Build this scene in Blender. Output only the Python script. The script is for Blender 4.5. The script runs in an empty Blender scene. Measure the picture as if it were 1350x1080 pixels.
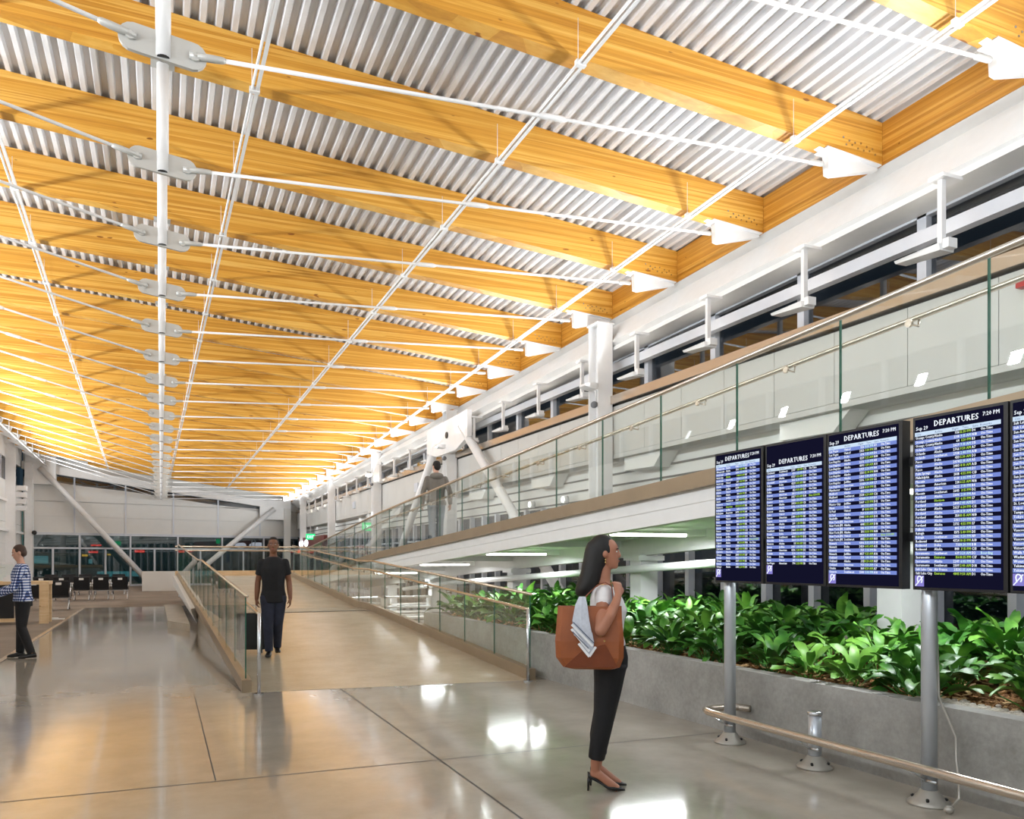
import bpy, bmesh, math, random
from mathutils import Vector, Matrix, Euler
random.seed(7)
PI = math.pi
scene = bpy.context.scene
COL = scene.collection

# ------------------------------------------------------------------ materials
def lin(c):
    def f(v):
        v /= 255.0
        return v / 12.92 if v <= 0.04045 else ((v + 0.055) / 1.055) ** 2.4
    return (f(c[0]), f(c[1]), f(c[2]), 1.0)

class NT:
    def __init__(s, name):
        s.m = bpy.data.materials.new(name); s.m.use_nodes = True
        s.t = s.m.node_tree; s.t.nodes.clear()
        s.out = s.n('ShaderNodeOutputMaterial')
    def n(s, typ, **kw):
        nd = s.t.nodes.new(typ)
        for k, v in kw.items():
            if k.startswith('i_'):
                nd.inputs[k[2:].replace('_', ' ')].default_value = v
            else:
                setattr(nd, k, v)
        return nd
    def l(s, a, b): s.t.links.new(a, b)
    def bsdf(s, base=None, rough=0.5, metal=0.0, spec=0.5, **kw):
        b = s.n('ShaderNodeBsdfPrincipled')
        if base is not None: b.inputs['Base Color'].default_value = base
        b.inputs['Roughness'].default_value = rough
        b.inputs['Metallic'].default_value = metal
        b.inputs['Specular IOR Level'].default_value = spec
        for k, v in kw.items(): b.inputs[k.replace('_', ' ')].default_value = v
        s.l(b.outputs[0], s.out.inputs[0]); return b
    def coord(s, scale=(1, 1, 1), rot=(0, 0, 0), kind='Object'):
        tc = s.n('ShaderNodeTexCoord'); mp = s.n('ShaderNodeMapping')
        mp.inputs['Scale'].default_value = scale; mp.inputs['Rotation'].default_value = rot
        s.l(tc.outputs[kind], mp.inputs[0]); return mp.outputs[0]
    def shuffle(s, vec):
        oi = s.n('ShaderNodeObjectInfo'); va = s.n('ShaderNodeVectorMath', operation='ADD'); m = s.n('ShaderNodeVectorMath', operation='SCALE')
        m.inputs[0].default_value = (37.0, 19.0, 53.0); s.l(oi.outputs['Random'], m.inputs['Scale']); s.l(vec, va.inputs[0]); s.l(m.outputs[0], va.inputs[1]); return va.outputs[0]
    def noise(s, vec, scale=5.0, detail=4.0, rough=0.55):
        nz = s.n('ShaderNodeTexNoise'); nz.inputs['Scale'].default_value = scale
        nz.inputs['Detail'].default_value = detail; nz.inputs['Roughness'].default_value = rough
        s.l(vec, nz.inputs['Vector']); return nz.outputs['Fac']
    def ramp(s, fac, stops):
        r = s.n('ShaderNodeValToRGB'); e = r.color_ramp.elements
        while len(e) < len(stops): e.new(0.5)
        for el, (p, c) in zip(e, stops): el.position = p; el.color = c
        s.l(fac, r.inputs[0]); return r.outputs[0]
    def mix(s, fac, a, b):
        m = s.n('ShaderNodeMix', data_type='RGBA')
        for sock, v in ((m.inputs[0], fac), (m.inputs[6], a), (m.inputs[7], b)):
            if hasattr(v, 'links'): s.l(v, sock)
            else: sock.default_value = v
        return m.outputs[2]
    def math(s, op, a, b=0.0):
        m = s.n('ShaderNodeMath', operation=op)
        for sock, v in ((m.inputs[0], a), (m.inputs[1], b)):
            if hasattr(v, 'links'): s.l(v, sock)
            else: sock.default_value = v
        return m.outputs[0]
    def bump(s, b, h, strength=0.3, dist=0.02):
        bp = s.n('ShaderNodeBump'); bp.inputs['Strength'].default_value = strength
        bp.inputs['Distance'].default_value = dist
        s.l(h, bp.inputs['Height']); s.l(bp.outputs[0], b.inputs['Normal'])

def plain(name, rgb, rough=0.5, metal=0.0, spec=0.5, var=0.06, scale=6.0, **kw):
    t = NT(name); c = lin(rgb); b = t.bsdf(c, rough, metal, spec, **kw)
    if var:
        f = t.noise(t.coord(), scale)
        d = tuple(max(0, v * (1 - var)) for v in c[:3]) + (1,)
        e = tuple(min(1, v * (1 + var)) for v in c[:3]) + (1,)
        t.l(t.ramp(f, [(0.3, d), (0.7, e)]), b.inputs['Base Color'])
    return t.m

def emit(name, rgb, strength):
    t = NT(name); e = t.n('ShaderNodeEmission'); e.inputs[0].default_value = lin(rgb)
    e.inputs[1].default_value = strength; t.l(e.outputs[0], t.out.inputs[0]); return t.m

def m_wood(name, a, b, c, stretch=(0.55, 9.0, 26.0)):
    t = NT(name); bs = t.bsdf(None, 0.42, 0, 0.4)
    v = t.shuffle(t.coord((stretch[0], stretch[1], stretch[2] * 1.6)))
    f1 = t.noise(v, 1.0, 5, 0.6)
    v2 = t.shuffle(t.coord((stretch[0] * .35 if stretch[0] < 2 else 3.0, 3.0 if stretch[0] < 2 else .2, 26.0)))
    vor = t.n('ShaderNodeTexVoronoi'); vor.inputs['Scale'].default_value = 1.0; t.l(v2, vor.inputs['Vector'])
    sp = t.n('ShaderNodeSeparateColor'); t.l(vor.outputs['Color'], sp.inputs[0])
    f = t.math('ADD', t.math('MULTIPLY', f1, 0.66), t.math('MULTIPLY', sp.outputs[0], 0.34))
    col = t.ramp(f, [(0.18, lin(a)), (0.5, lin(b)), (0.82, lin(c))])
    kn = t.noise(t.shuffle(t.coord((2.2, 6.0, 7.0))), 1.6, 1, 0.4)
    k = t.ramp(kn, [(0.76, (0, 0, 0, 1)), (0.79, (1, 1, 1, 1))])
    col = t.mix(k, col, lin((150, 92, 34)))
    t.l(col, bs.inputs['Base Color']); return t.m

def m_floor():
    t = NT('polished_concrete'); b = t.bsdf(None, 0.12, 0, 0.6)
    v = t.coord()
    f = t.noise(v, 0.35, 6, 0.6); g = t.noise(v, 2.6, 8, 0.65)
    h = t.math('ADD', t.math('MULTIPLY', f, 0.6), t.math('MULTIPLY', g, 0.4))
    col = t.ramp(h, [(0.3, lin((148, 139, 126))), (0.5, lin((168, 160, 147))), (0.72, lin((184, 177, 165)))])
    t.l(col, b.inputs['Base Color'])
    r = t.ramp(f, [(0.3, (0.08, 0.08, 0.08, 1)), (0.7, (0.15, 0.15, 0.15, 1))])
    t.l(r, b.inputs['Roughness']); b.inputs['Coat Weight'].default_value = .25; b.inputs['Coat Roughness'].default_value = .06; return t.m

def m_concrete(name='planter_concrete', a=(126, 124, 119), c=(178, 176, 171), ro=.75, sp=.3, bp=.25):
    t = NT(name); b = t.bsdf(None, ro, 0, sp); v = t.coord()
    f = t.noise(v, 1.6, 8, 0.65); g = t.noise(v, 26, 4, 0.6)
    h = t.math('ADD', t.math('MULTIPLY', f, 0.75), t.math('MULTIPLY', g, 0.25))
    t.l(t.ramp(h, [(0.3, lin(a)), (0.7, lin(c))]), b.inputs['Base Color'])
    
    if bp: t.bump(b, g, bp, 0.01)
    return t.m

def m_glass(name, tint, refl=0.0, ior=1.45):
    t = NT(name); tr = t.n('ShaderNodeBsdfTransparent'); tr.inputs[0].default_value = tint
    gl = t.n('ShaderNodeBsdfGlossy'); gl.inputs['Roughness'].default_value = 0.01
    gl.inputs[0].default_value = (1, 1, 1, 1)
    lw = t.n('ShaderNodeLayerWeight'); lw.inputs[0].default_value = 0.5
    mx = t.n('ShaderNodeMixShader')
    fac = t.math('ADD', t.math('MULTIPLY', t.math('POWER', lw.outputs['Facing'], 4.0), 0.75), refl)
    t.l(fac, mx.inputs[0]); t.l(tr.outputs[0], mx.inputs[1]); t.l(gl.outputs[0], mx.inputs[2])
    t.l(mx.outputs[0], t.out.inputs[0]); return t.m

def m_gingham():
    t = NT('blue_white_gingham'); b = t.bsdf(None, 0.85, 0, 0.2)
    v = t.coord(); s = t.n('ShaderNodeSeparateXYZ'); t.l(v, s.inputs[0])
    def stripe(sock, k):
        return t.math('GREATER_THAN', t.math('SINE', t.math('MULTIPLY', sock, k)), 0.0)
    hx = t.math('ADD', s.outputs[0], t.math('MULTIPLY', s.outputs[1], 1.0))
    a = stripe(hx, 2 * PI / 0.045); c = stripe(s.outputs[2], 2 * PI / 0.045)
    f = t.math('MULTIPLY', t.math('ADD', a, c), 0.5)
    t.l(t.ramp(f, [(0.0, lin((225, 230, 240))), (0.45, lin((96, 116, 170))), (0.95, lin((28, 34, 66)))]), b.inputs['Base Color'])
    return t.m

def m_leaf():
    t = NT('leaf_green'); b = t.bsdf(None, 0.45, 0, 0.4)
    oi = t.n('ShaderNodeObjectInfo'); v = t.coord(kind='Generated')
    f = t.noise(v, 4.0, 2, 0.5)
    h = t.math('ADD', t.math('MULTIPLY', f, 0.8), t.math('MULTIPLY', oi.outputs['Random'], 0.22))
    t.l(t.ramp(h, [(0.3, lin((34, 78, 28))), (0.5, lin((66, 122, 42))), (0.68, lin((116, 168, 66)))]), b.inputs['Base Color'])
    b.inputs['Subsurface Weight'].default_value = 0.0
    return t.m

def m_mulch():
    t = NT('bark_mulch'); b = t.bsdf(None, 0.9, 0, 0.2); v = t.coord()
    f = t.noise(v, 22, 5, 0.7)
    t.l(t.ramp(f, [(0.35, lin((70, 44, 24))), (0.5, lin((128, 88, 52))), (0.66, lin((190, 146, 96)))]), b.inputs['Base Color'])
    t.bump(b, f, 0.9, 0.05); return t.m

def m_carpet():
    t = NT('grey_brown_carpet'); b = t.bsdf(None, 0.95, 0, 0.1); v = t.coord()
    f = t.noise(v, 40, 3, 0.7); g = t.noise(v, 0.8, 3, 0.5)
    h = t.math('ADD', t.math('MULTIPLY', f, 0.5), t.math('MULTIPLY', g, 0.5))
    t.l(t.ramp(h, [(0.35, lin((128, 116, 105))), (0.65, lin((156, 143, 130)))]), b.inputs['Base Color']); return t.m

def m_deck():
    t = NT('galvanised_roof_deck'); b = t.bsdf(None, 0.42, 0.0, 0.5)
    v = t.coord((6, 0.6, 6)); f = t.noise(v, 2.0, 3, 0.5)
    t.l(t.ramp(f, [(0.3, lin((214, 216, 219))), (0.7, lin((232, 233, 236)))]), b.inputs['Base Color']); return t.m

M = dict(
    wood=m_wood('glulam_timber', (184, 120, 38), (217, 157, 60), (242, 196, 104)),
    wood_side=m_wood('glulam_edge_timber', (176, 112, 36), (208, 147, 56), (234, 182, 92), (9.0, 0.55, 26.0)),
    oak=m_wood('pale_oak', (206, 172, 128), (222, 190, 146), (232, 204, 164), (6, 6, 1.2)),
    deck=m_deck(), floor=m_floor(), carpet=m_carpet(), concrete=m_concrete(),
    ramp=m_concrete('ramp_concrete', (168, 154, 132), (192, 180, 160), .22, .5, 0.0),
    panel=plain('grey_white_wall_panel', (198, 197, 193), 0.5, var=0.02, scale=1.5),
    white=plain('white_paint', (232, 232, 231), 0.45, var=0.02),
    offwhite=plain('off_white_panel', (222, 221, 217), 0.5, var=0.02, scale=1.5),
    steel_white=plain('white_painted_steel', (236, 236, 236), 0.35, var=0.02),
    grey_cast=plain('pale_grey_cast_steel', (196, 196, 192), 0.4, 0.2, var=0.03),
    joint=plain('dark_joint', (92, 90, 86), 0.8, var=0),
    dark=plain('black_plastic', (18, 18, 21), 0.4, var=0.1),
    black_fabric=plain('black_upholstery', (30, 30, 33), 0.8, var=0.15),
    chrome=plain('polished_aluminium', (205, 207, 210), 0.22, 1.0, var=0.02),
    alu=plain('brushed_aluminium_post', (200, 206, 214), 0.3, 0.6, var=0.03),
    bronze=plain('warm_stainless', (206, 194, 180), 0.25, 0.85, var=0.03),
    bronze_dull=plain('satin_bronze_cladding', (158, 140, 116), 0.42, 0.45, var=0.06, scale=2.0),
    rail=plain('champagne_steel_rail', (206, 190, 168), 0.24, 0.8, var=0.02),
    castgrey=plain('cast_base_grey', (178, 174, 166), 0.45, 0.5, var=0.05),
    glass=m_glass('clear_guard_glass', (0.95, 0.975, 0.96, 1), 0.035),
    glass_edge=plain('green_glass_edge', (44, 96, 78), 0.2, var=0),
    night=m_glass('dark_window_glass', (0.42, 0.46, 0.50, 1), 0.10, 1.6),
    frame=plain('window_frame_grey', (200, 204, 212), 0.4, 0.1, var=0.02),
    mulch=m_mulch(), leaf=m_leaf(),
    gravel=m_concrete('pale_gravel', (150, 142, 128), (206, 198, 184)),
    skin_tan=plain('tan_skin', (168, 112, 86), 0.5, var=0.05, scale=9),
    skin_brown=plain('brown_skin', (122, 78, 54), 0.5, var=0.05, scale=9),
    skin_fair=plain('fair_skin', (206, 158, 134), 0.5, var=0.05, scale=9),
    hair_black=plain('black_hair', (15, 11, 10), 0.6, var=0.3, scale=30),
    hair_brown=plain('brown_hair', (64, 42, 30), 0.6, var=0.3, scale=30),
    hair_dark=plain('short_dark_hair', (22, 17, 15), 0.8, var=0.3, scale=40),
    white_cloth=plain('white_knit', (226, 222, 222), 0.85, var=0.04, scale=20),
    black_cloth=plain('black_cotton', (17, 17, 20), 0.85, var=0.2, scale=12),
    black_trouser=plain('black_trousers', (14, 14, 18), 0.75, var=0.2, scale=10),
    denim=plain('dark_navy_denim', (34, 38, 54), 0.85, var=0.18, scale=14),
    grey_denim=plain('grey_blue_denim', (126, 134, 142), 0.9, var=0.1, scale=10),
    hoodie=plain('taupe_grey_hoodie', (116, 110, 102), 0.9, var=0.08, scale=12),
    gingham=m_gingham(),
    shoe=plain('black_shoe_leather', (12, 12, 13), 0.3, var=0.1),
    leather=plain('tan_leather', (150, 82, 42), 0.38, var=0.14, scale=7),
    leather_dark=plain('darker_tan_leather', (122, 60, 32), 0.34, var=0.12, scale=7),
    gold=plain('gold_metal', (214, 176, 110), 0.25, 1.0, var=0),
    eye_white=plain('eye_white', (235, 232, 228), 0.3, var=0), iris=plain('dark_iris', (36, 22, 16), 0.2, var=0),
    lip=plain('rose_lip', (156, 84, 76), 0.45, var=0),
    red=plain('red_shell', (168, 30, 30), 0.4, var=0.05),
    scarf=plain('pale_scarf', (196, 200, 210), 0.85, var=0.08, scale=60),
    scarf_line=plain('slate_scarf_border', (92, 100, 120), 0.85, var=0),
    scarf_white=plain('white_scarf_border', (236, 236, 238), 0.85, var=0),
    led=emit('lamp_glow', (255, 246, 232), 9.0),
    tube=emit('fluorescent_glow', (255, 252, 244), 7.0),
    scr=emit('screen_navy', (22, 22, 46), .6), scr_blue=emit('screen_row_blue', (126, 146, 222), .70),
    scr_head=emit('screen_header_bar', (206, 226, 248), .76),
    t_white=emit('screen_text_white', (240, 246, 255), .80), t_green=emit('screen_text_green', (176, 218, 84), .72),
    t_cyan=emit('screen_text_cyan', (206, 244, 246), .74), t_dark=emit('screen_text_dark', (60, 80, 130), .7),
    icon=emit('screen_icon_violet', (140, 132, 214), .72),
    exitg=emit('exit_sign_green', (40, 206, 122), 1.3), exitw=emit('exit_sign_letter', (232, 255, 244), 1.6),
    redglow=emit('red_neon', (255, 60, 40), 2.2), tealglow=emit('teal_apron_light', (120, 216, 210), 0.55),
    whiteglow=emit('white_sign_glow', (240, 244, 255), 2.2), amber=emit('amber_light', (250, 190, 60), 1.6),
    night_ground=plain('night_tarmac', (40, 46, 50), 0.7, var=0.2, scale=1.0),
    maroon=plain('maroon_fascia', (112, 56, 54), 0.6, var=0.04),
    zebra=plain('grey_body', (110, 112, 116), 0.5, var=0.05),
    blue_wash=plain('blue_grey_panel', (150, 168, 190), 0.5, var=0.03),
)

# ------------------------------------------------------------------ mesh helpers
class MB:
    def __init__(s): s.v = []; s.f = []; s.mi = []; s.sm = []
    def add(s, vs, fs, mi=0, smooth=False):
        o = len(s.v); s.v += [tuple(v) for v in vs]
        for f in fs: s.f.append(tuple(i + o for i in f)); s.mi.append(mi); s.sm.append(smooth)
        return s
    def box(s, a, b, mi=0):
        (x0, y0, z0), (x1, y1, z1) = a, b
        return s.add([(x0, y0, z0), (x1, y0, z0), (x1, y1, z0), (x0, y1, z0), (x0, y0, z1), (x1, y0, z1), (x1, y1, z1), (x0, y1, z1)],
                     [(0, 3, 2, 1), (4, 5, 6, 7), (0, 1, 5, 4), (1, 2, 6, 5), (2, 3, 7, 6), (3, 0, 4, 7)], mi)
    def hexa(s, bot, top, mi=0):
        n = len(bot); fs = [tuple(range(n - 1, -1, -1)), tuple(range(n, 2 * n))]
        for i in range(n): j = (i + 1) % n; fs.append((i, j, n + j, n + i))
        return s.add(list(bot) + list(top), fs, mi)
    def rings(s, rs, mi=0, smooth=True, caps=True):
        n = len(rs[0]); vs = [p for r in rs for p in r]; fs = []
        for k in range(len(rs) - 1):
            for i in range(n):
                j = (i + 1) % n; fs.append((k * n + i, k * n + j, (k + 1) * n + j, (k + 1) * n + i))
        if caps:
            fs.append(tuple(range(n - 1, -1, -1))); fs.append(tuple((len(rs) - 1) * n + i for i in range(n)))
        return s.add(vs, fs, mi, smooth)
    def tube(s, pts, r, seg=8, mi=0, smooth=True):
        pts = [Vector(p) for p in pts]; rs = []
        rr = r if isinstance(r, (list, tuple)) else [r] * len(pts)
        up = None
        for i, p in enumerate(pts):
            d = (pts[min(i + 1, len(pts) - 1)] - pts[max(i - 1, 0)]).normalized()
            if up is None:
                up = Vector((0, 0, 1)) if abs(d.z) < 0.9 else Vector((1, 0, 0))
            u = d.cross(up).normalized(); w = u.cross(d).normalized(); up = w
            rs.append([p + (u * math.cos(2 * PI * k / seg) + w * math.sin(2 * PI * k / seg)) * rr[i] for k in range(seg)])
        return s.rings(rs, mi, smooth)
    def lathe(s, c, prof, seg=20, mi=0):
        c = Vector(c)
        return s.rings([[c + Vector((r * math.cos(2 * PI * k / seg), r * math.sin(2 * PI * k / seg), z)) for k in range(seg)] for r, z in prof], mi)
    def ell(s, c, r, seg=14, ring=8, mi=0, rot=None):
        c = Vector(c); rs = []
        for i in range(1, ring):
            a = PI * i / ring - PI / 2; row = []
            for k in range(seg):
                v = Vector((r[0] * math.cos(a) * math.cos(2 * PI * k / seg), r[1] * math.cos(a) * math.sin(2 * PI * k / seg), r[2] * math.sin(a)))
                if rot is not None: v = rot @ v
                row.append(c + v)
            rs.append(row)
        return s.rings(rs, mi)
    def disc_h(s, c, r, axis, h, seg=14, mi=0):
        c = Vector(c); a = Vector(axis).normalized()
        return s.tube([c - a * h / 2, c + a * h / 2], r, seg, mi, False)
    def build(s, name, mats, parent=None, loc=None):
        me = bpy.data.meshes.new(name)
        me.from_pydata(s.v, [], s.f)
        if not isinstance(mats, (list, tuple)): mats = [mats]
        for m in mats: me.materials.append(M[m] if isinstance(m, str) else m)
        me.polygons.foreach_set('material_index', s.mi); me.polygons.foreach_set('use_smooth', s.sm)
        bm = bmesh.new(); bm.from_mesh(me); bmesh.ops.recalc_face_normals(bm, faces=bm.faces); bm.to_mesh(me); bm.free()
        return link(name, me, parent, loc)

def link(name, me, parent=None, loc=None):
    o = bpy.data.objects.new(name, me); COL.objects.link(o)
    if parent is not None: o.parent = parent
    if loc is not None: o.location = loc
    return o
def tag(o, label=None, cat=None, group=None, kind=None):
    if label: o['label'] = label
    if cat: o['category'] = cat
    if group: o['group'] = group
    if kind: o['kind'] = kind
    return o
def thing(name, label, cat, loc=(0, 0, 0), rz=0.0, group=None):
    o = bpy.data.objects.new(name, None); COL.objects.link(o); o.location = loc; o.rotation_euler = (0, 0, rz)
    return tag(o, label, cat, group)
def struct(name, mb, mats): return tag(mb.build(name, mats), kind='structure')
def kids(o): return [c for c in bpy.data.objects if c.parent is o]
def dup(root, loc, rz=None, label=None):
    ks = kids(root); r = root.copy(); COL.objects.link(r); r.location = loc
    if rz is not None: r.rotation_euler = (0, 0, rz)
    if label: r['label'] = label
    for ch in ks:
        gs = kids(ch); c = ch.copy(); COL.objects.link(c); c.parent = r
        for g in gs: d = g.copy(); COL.objects.link(d); d.parent = c
    return r
ORD = ['first', 'second', 'third', 'fourth', 'fifth', 'sixth', 'seventh', 'eighth', 'ninth', 'tenth', 'eleventh', 'twelfth', 'thirteenth', 'fourteenth',
       'fifteenth', 'sixteenth', 'seventeenth', 'eighteenth', 'nineteenth', 'twentieth', 'twenty-first', 'twenty-second', 'twenty-third', 'twenty-fourth', 'twenty-fifth', 'twenty-sixth']

# ------------------------------------------------------------------ camera (hall frame: x across, y along, z up)
TH = math.atan((675 - 212) / 1080.0)
cam = bpy.data.cameras.new('camera'); co = bpy.data.objects.new('camera', cam); COL.objects.link(co)
cam.sensor_fit = 'HORIZONTAL'; cam.sensor_width = 36.0; cam.lens = 36.0 * 1080 / 1350
cam.shift_y = (738 - 540) / 1350.0; cam.clip_start = 0.05; cam.clip_end = 500
co.location = (0, 0, 1.6); co.rotation_euler = (PI / 2, 0, -TH)
scene.camera = co

# ------------------------------------------------------------------ roof geometry functions
BS = 2.29; Y0 = 8.14; NB = 20
def zr(y): return 6.82 - 0.028 * (y - Y0)
def xr(y): return 8.77 - 0.0153 * (y - Y0)
def zc(y): return 7.46 - 0.0188 * (y - Y0)
def zbot(x, y): return zc(y) - x * (zc(y) - zr(y)) / xr(y)
def znode(y): return 6.28 - 0.0205 * (y - Y0)
def zf(y): return 6.19 - 0.0195 * y
BD = 0.56; XL = -6.95
YB = -13.0
def zwall(x): return 53.0 + (x + 7.0) * 0.27       # y of the far wall, slightly skewed

# ------------------------------------------------------------------ floor
mb = MB(); mb.add([(-2.3, YB, 0), (14, YB, 0), (14, 60, 0), (-2.3, 60, 0)], [(0, 1, 2, 3)])
mb.build('floor', 'floor'); tag(bpy.data.objects['floor'], kind='structure')
mb = MB(); mb.box((-9, 12, -0.05), (-2.3, 62, 0.006)); mb.box((-2.3, 30.6, -0.05), (4.4, 62, 0.006))
tag(mb.build('carpet', 'carpet'), 'grey brown carpet beyond the polished concrete', 'carpet', kind='structure')
mb = MB(); mb.add([(-9, YB, 0), (-2.3, YB, 0), (-2.3, 12, 0), (-9, 12, 0)], [(0, 1, 2, 3)]); struct('floor', mb, 'floor')
mb = MB(); mb.box((-2.36, 12, 0), (-2.28, 30.6, 0.012)); struct('trim_1', mb, 'bronze')
mb = MB()
mb.add([(2.04, YB, .0015), (2.055, YB, .0015), (2.055, 10.2, .0015), (2.04, 10.2, .0015)], [(0, 1, 2, 3)])
mb.add([(-2.2, 6.30, .0015), (4.8, 6.20, .0015), (4.8, 6.212, .0015), (-2.2, 6.312, .0015)], [(0, 1, 2, 3)])
mb.add([(.36, 6.3, .0015), (.37, 6.3, .0015), (.37, 10.2, .0015), (.36, 10.2, .0015)], [(0, 1, 2, 3)])
struct('trim_2', mb, 'joint')

# ------------------------------------------------------------------ corrugated deck
mb = MB(); ys = [YB] + [Y0 + BS * n for n in range(-9, NB + 2)] ; ys = sorted(set([y for y in ys if y >= YB])) 
prof = []; x = XL - .1; P = 0.178
while x < 9.2:
    prof += [(x, 0), (x + .06, 0), (x + .082, .076), (x + .156, .076)]; x += P
n = len(prof); vs = []; fs = []
for y in ys:
    for (px, pz) in prof: vs.append((px, y, zbot(px, y) + BD + pz))
for k in range(len(ys) - 1):
    for i in range(n - 1): fs.append((k * n + i, k * n + i + 1, (k + 1) * n + i + 1, (k + 1) * n + i))
mb.add(vs, fs); tag(mb.build('ceiling', 'deck'), 'corrugated metal roof deck', kind='structure')
mb = MB()   # weatherproof board above the flutes
yy0, yy1 = YB - .2, 60
mb.hexa([(-7.4, yy0, zbot(-7.4, yy0) + BD + .5), (9.6, yy0, zbot(9.6, yy0) + BD + .5), (9.6, yy1, zbot(9.6, yy1) + BD + .5), (-7.4, yy1, zbot(-7.4, yy1) + BD + .5)],
        [(-7.4, yy0, zbot(-7.4, yy0) + BD + .6), (9.6, yy0, zbot(9.6, yy0) + BD + .6), (9.6, yy1, zbot(9.6, yy1) + BD + .6), (-7.4, yy1, zbot(-7.4, yy1) + BD + .6)])
struct('ceiling', mb, 'offwhite')

# ------------------------------------------------------------------ beams, struts, ties
VIS0 = -1
for n in range(VIS0, NB + 1):
    y = Y0 + BS * n; k = (zc(y) - zr(y)) / xr(y); X1 = xr(y); i = n - VIS0
    o = thing('timber_roof_beam', 'golden glulam timber roof beam, %s counted from the camera' % ORD[i], 'beam', (0, y, zc(y)), 0, 'glulam roof beams')
    w = .11; b = MB()
    b.hexa([(XL, -w, -k * XL), (X1, -w, -k * X1), (X1, w, -k * X1), (XL, w, -k * XL)], [(XL, -w, -k * XL + BD), (X1, -w, -k * X1 + BD), (X1, w, -k * X1 + BD), (XL, w, -k * XL + BD)])
    b.build('beam_timber', 'wood', o)
    zz = -k * X1
    b = MB()     # steel shoe under the right end
    px = [(X1 - 1.02, .0), (X1 - .88, -.02), (X1 - .86, -.30), (X1 - .78, -.31), (X1 - .02, -.05), (X1 - .02, .0)]
    pts = [(a, -k * (a - X1) + zz + c) for a, c in px]
    b.hexa([(a, -.05, c) for a, c in pts], [(a, .05, c) for a, c in pts])
    b.hexa([(X1 - .95, -.12, -k * (-.95) + zz - .014), (X1 - .02, -.12, zz - .014), (X1 - .02, .12, zz - .014), (X1 - .95, .12, -k * (-.95) + zz - .014)],
           [(X1 - .95, -.12, -k * (-.95) + zz - .001), (X1 - .02, -.12, zz - .001), (X1 - .02, .12, zz - .001), (X1 - .95, .12, -k * (-.95) + zz - .001)])
    b.build('steel_shoe', 'steel_white', o)
    if n < 9:
        b = MB()
        for j in range(12):
            bx = X1 - .68 + .05 * j; bz = zz - k * (bx - X1) + (.10 if j % 2 else .16) + .02 * (j % 3 == 0)
            b.disc_h((bx, -w - .003, bz), .013, (0, 1, 0), .012, 8)
        b.build('bolt_cluster', 'chrome', o)
    b = MB(); xl = XL + .75
    pts = [(XL, -k * XL), (XL, -k * XL - .06), (xl - .12, -k * xl - .3), (xl, -k * xl - .28), (xl + .1, -k * xl)]
    b.hexa([(a, -.05, c) for a, c in pts], [(a, .05, c) for a, c in pts]); b.build('steel_shoe', 'steel_white', o)
    # strut (king post) with its pin plates
    zn = znode(y)
    s = thing('roof_strut', 'white tubular post hanging under the %s timber beam from the camera' % ORD[i], 'strut', (.02, y, zn), 0, 'white struts under the beams')
    top = zc(y) - zn
    b = MB(); b.tube([(0, 0, -.09), (0, 0, top - .01)], .068, 14); b.build('tube', 'steel_white', s)
    b = MB(); b.disc_h((0, 0, -.096), .058, (0, 0, 1), .012, 14); b.build('end_cap', 'dark', s)
    b = MB()
    pts = [(-.25 + .125 * math.cos(a), .035 + .125 * math.sin(a)) for a in [PI / 2 + PI * q / 8 for q in range(9)]] + [(.25 + .125 * math.cos(a), -.025 + .125 * math.sin(a)) for a in [-PI / 2 + PI * q / 8 for q in range(9)]]
    b.hexa([(a, -.022, c) for a, c in pts], [(a, .022, c) for a, c in pts]); b.build('pin_plate', 'grey_cast', s)
    b = MB()
    for sx, cz in ((-.27, .04), (.27, -.03)):
        b.disc_h((sx, -.035, cz), .048, (0, 1, 0), .03, 14); b.disc_h((sx, -.055, cz), .018, (0, 1, 0), .03, 10)
    b.build('pin', 'grey_cast', s)
    b = MB(); b.box((-.13, -.1, top - .02), (.13, .1, top - .001)); b.build('head_plate', 'grey_cast', s)
    # tie rods
    rxe = X1 - 1.0; rze = zbot(rxe, y) - .21; lxe = XL + .85; lze = zbot(lxe, y) - .24
    for side, (xe, ze, xs, zs) in (('right', (rxe, rze, .27 + .02, -.03)), ('left', (lxe, lze, -.27 + .02, .04))):
        a = Vector((xs, y - .035, zn + zs)); e = Vector((xe, y - .035, ze)); d = (e - a)
        t = thing('tie_rod', 'thin white steel tie rod on the %s of the %s strut from the camera' % (side, ORD[i]), 'tie rod', a, 0, 'tie rods under the roof beams')
        b = MB(); b.tube([d * .0, d], .021, 8); b.build('rod', 'steel_white', t)
        m = d * .49; dn = d.normalized()
        b = MB(); b.tube([m - dn * .17, m - dn * .12, m + dn * .12, m + dn * .17], [.022, .036, .036, .022], 8); b.build('turnbuckle', 'steel_white', t)
        b = MB(); b.tube([dn * .0 - dn * .05, dn * .16, dn * .24, dn * .27], [.034, .036, .032, .022], 8); b.build('fork_end', 'grey_cast', t)
        b = MB(); b.tube([d - dn * .2, d - dn * .16, d + dn * .02, d + dn * .05], [.022, .034, .036, .03], 8); b.build('fork_end', 'grey_cast', t)

# timber edge beam between the beam ends
b = MB(); ya, yb = YB, 57.0
b.hexa([(xr(ya) + .005, ya, zr(ya)), (xr(ya) + .18, ya, zr(ya)), (xr(yb) + .18, yb, zr(yb)), (xr(yb) + .005, yb, zr(yb))],
       [(xr(ya) + .005, ya, zr(ya) + BD), (xr(ya) + .18, ya, zr(ya) + BD), (xr(yb) + .18, yb, zr(yb) + BD), (xr(yb) + .005, yb, zr(yb) + BD)])
tag(b.build('timber_edge_beam', 'wood_side'), 'long glulam edge timber closing the right ends of the roof beams', 'beam')

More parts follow.
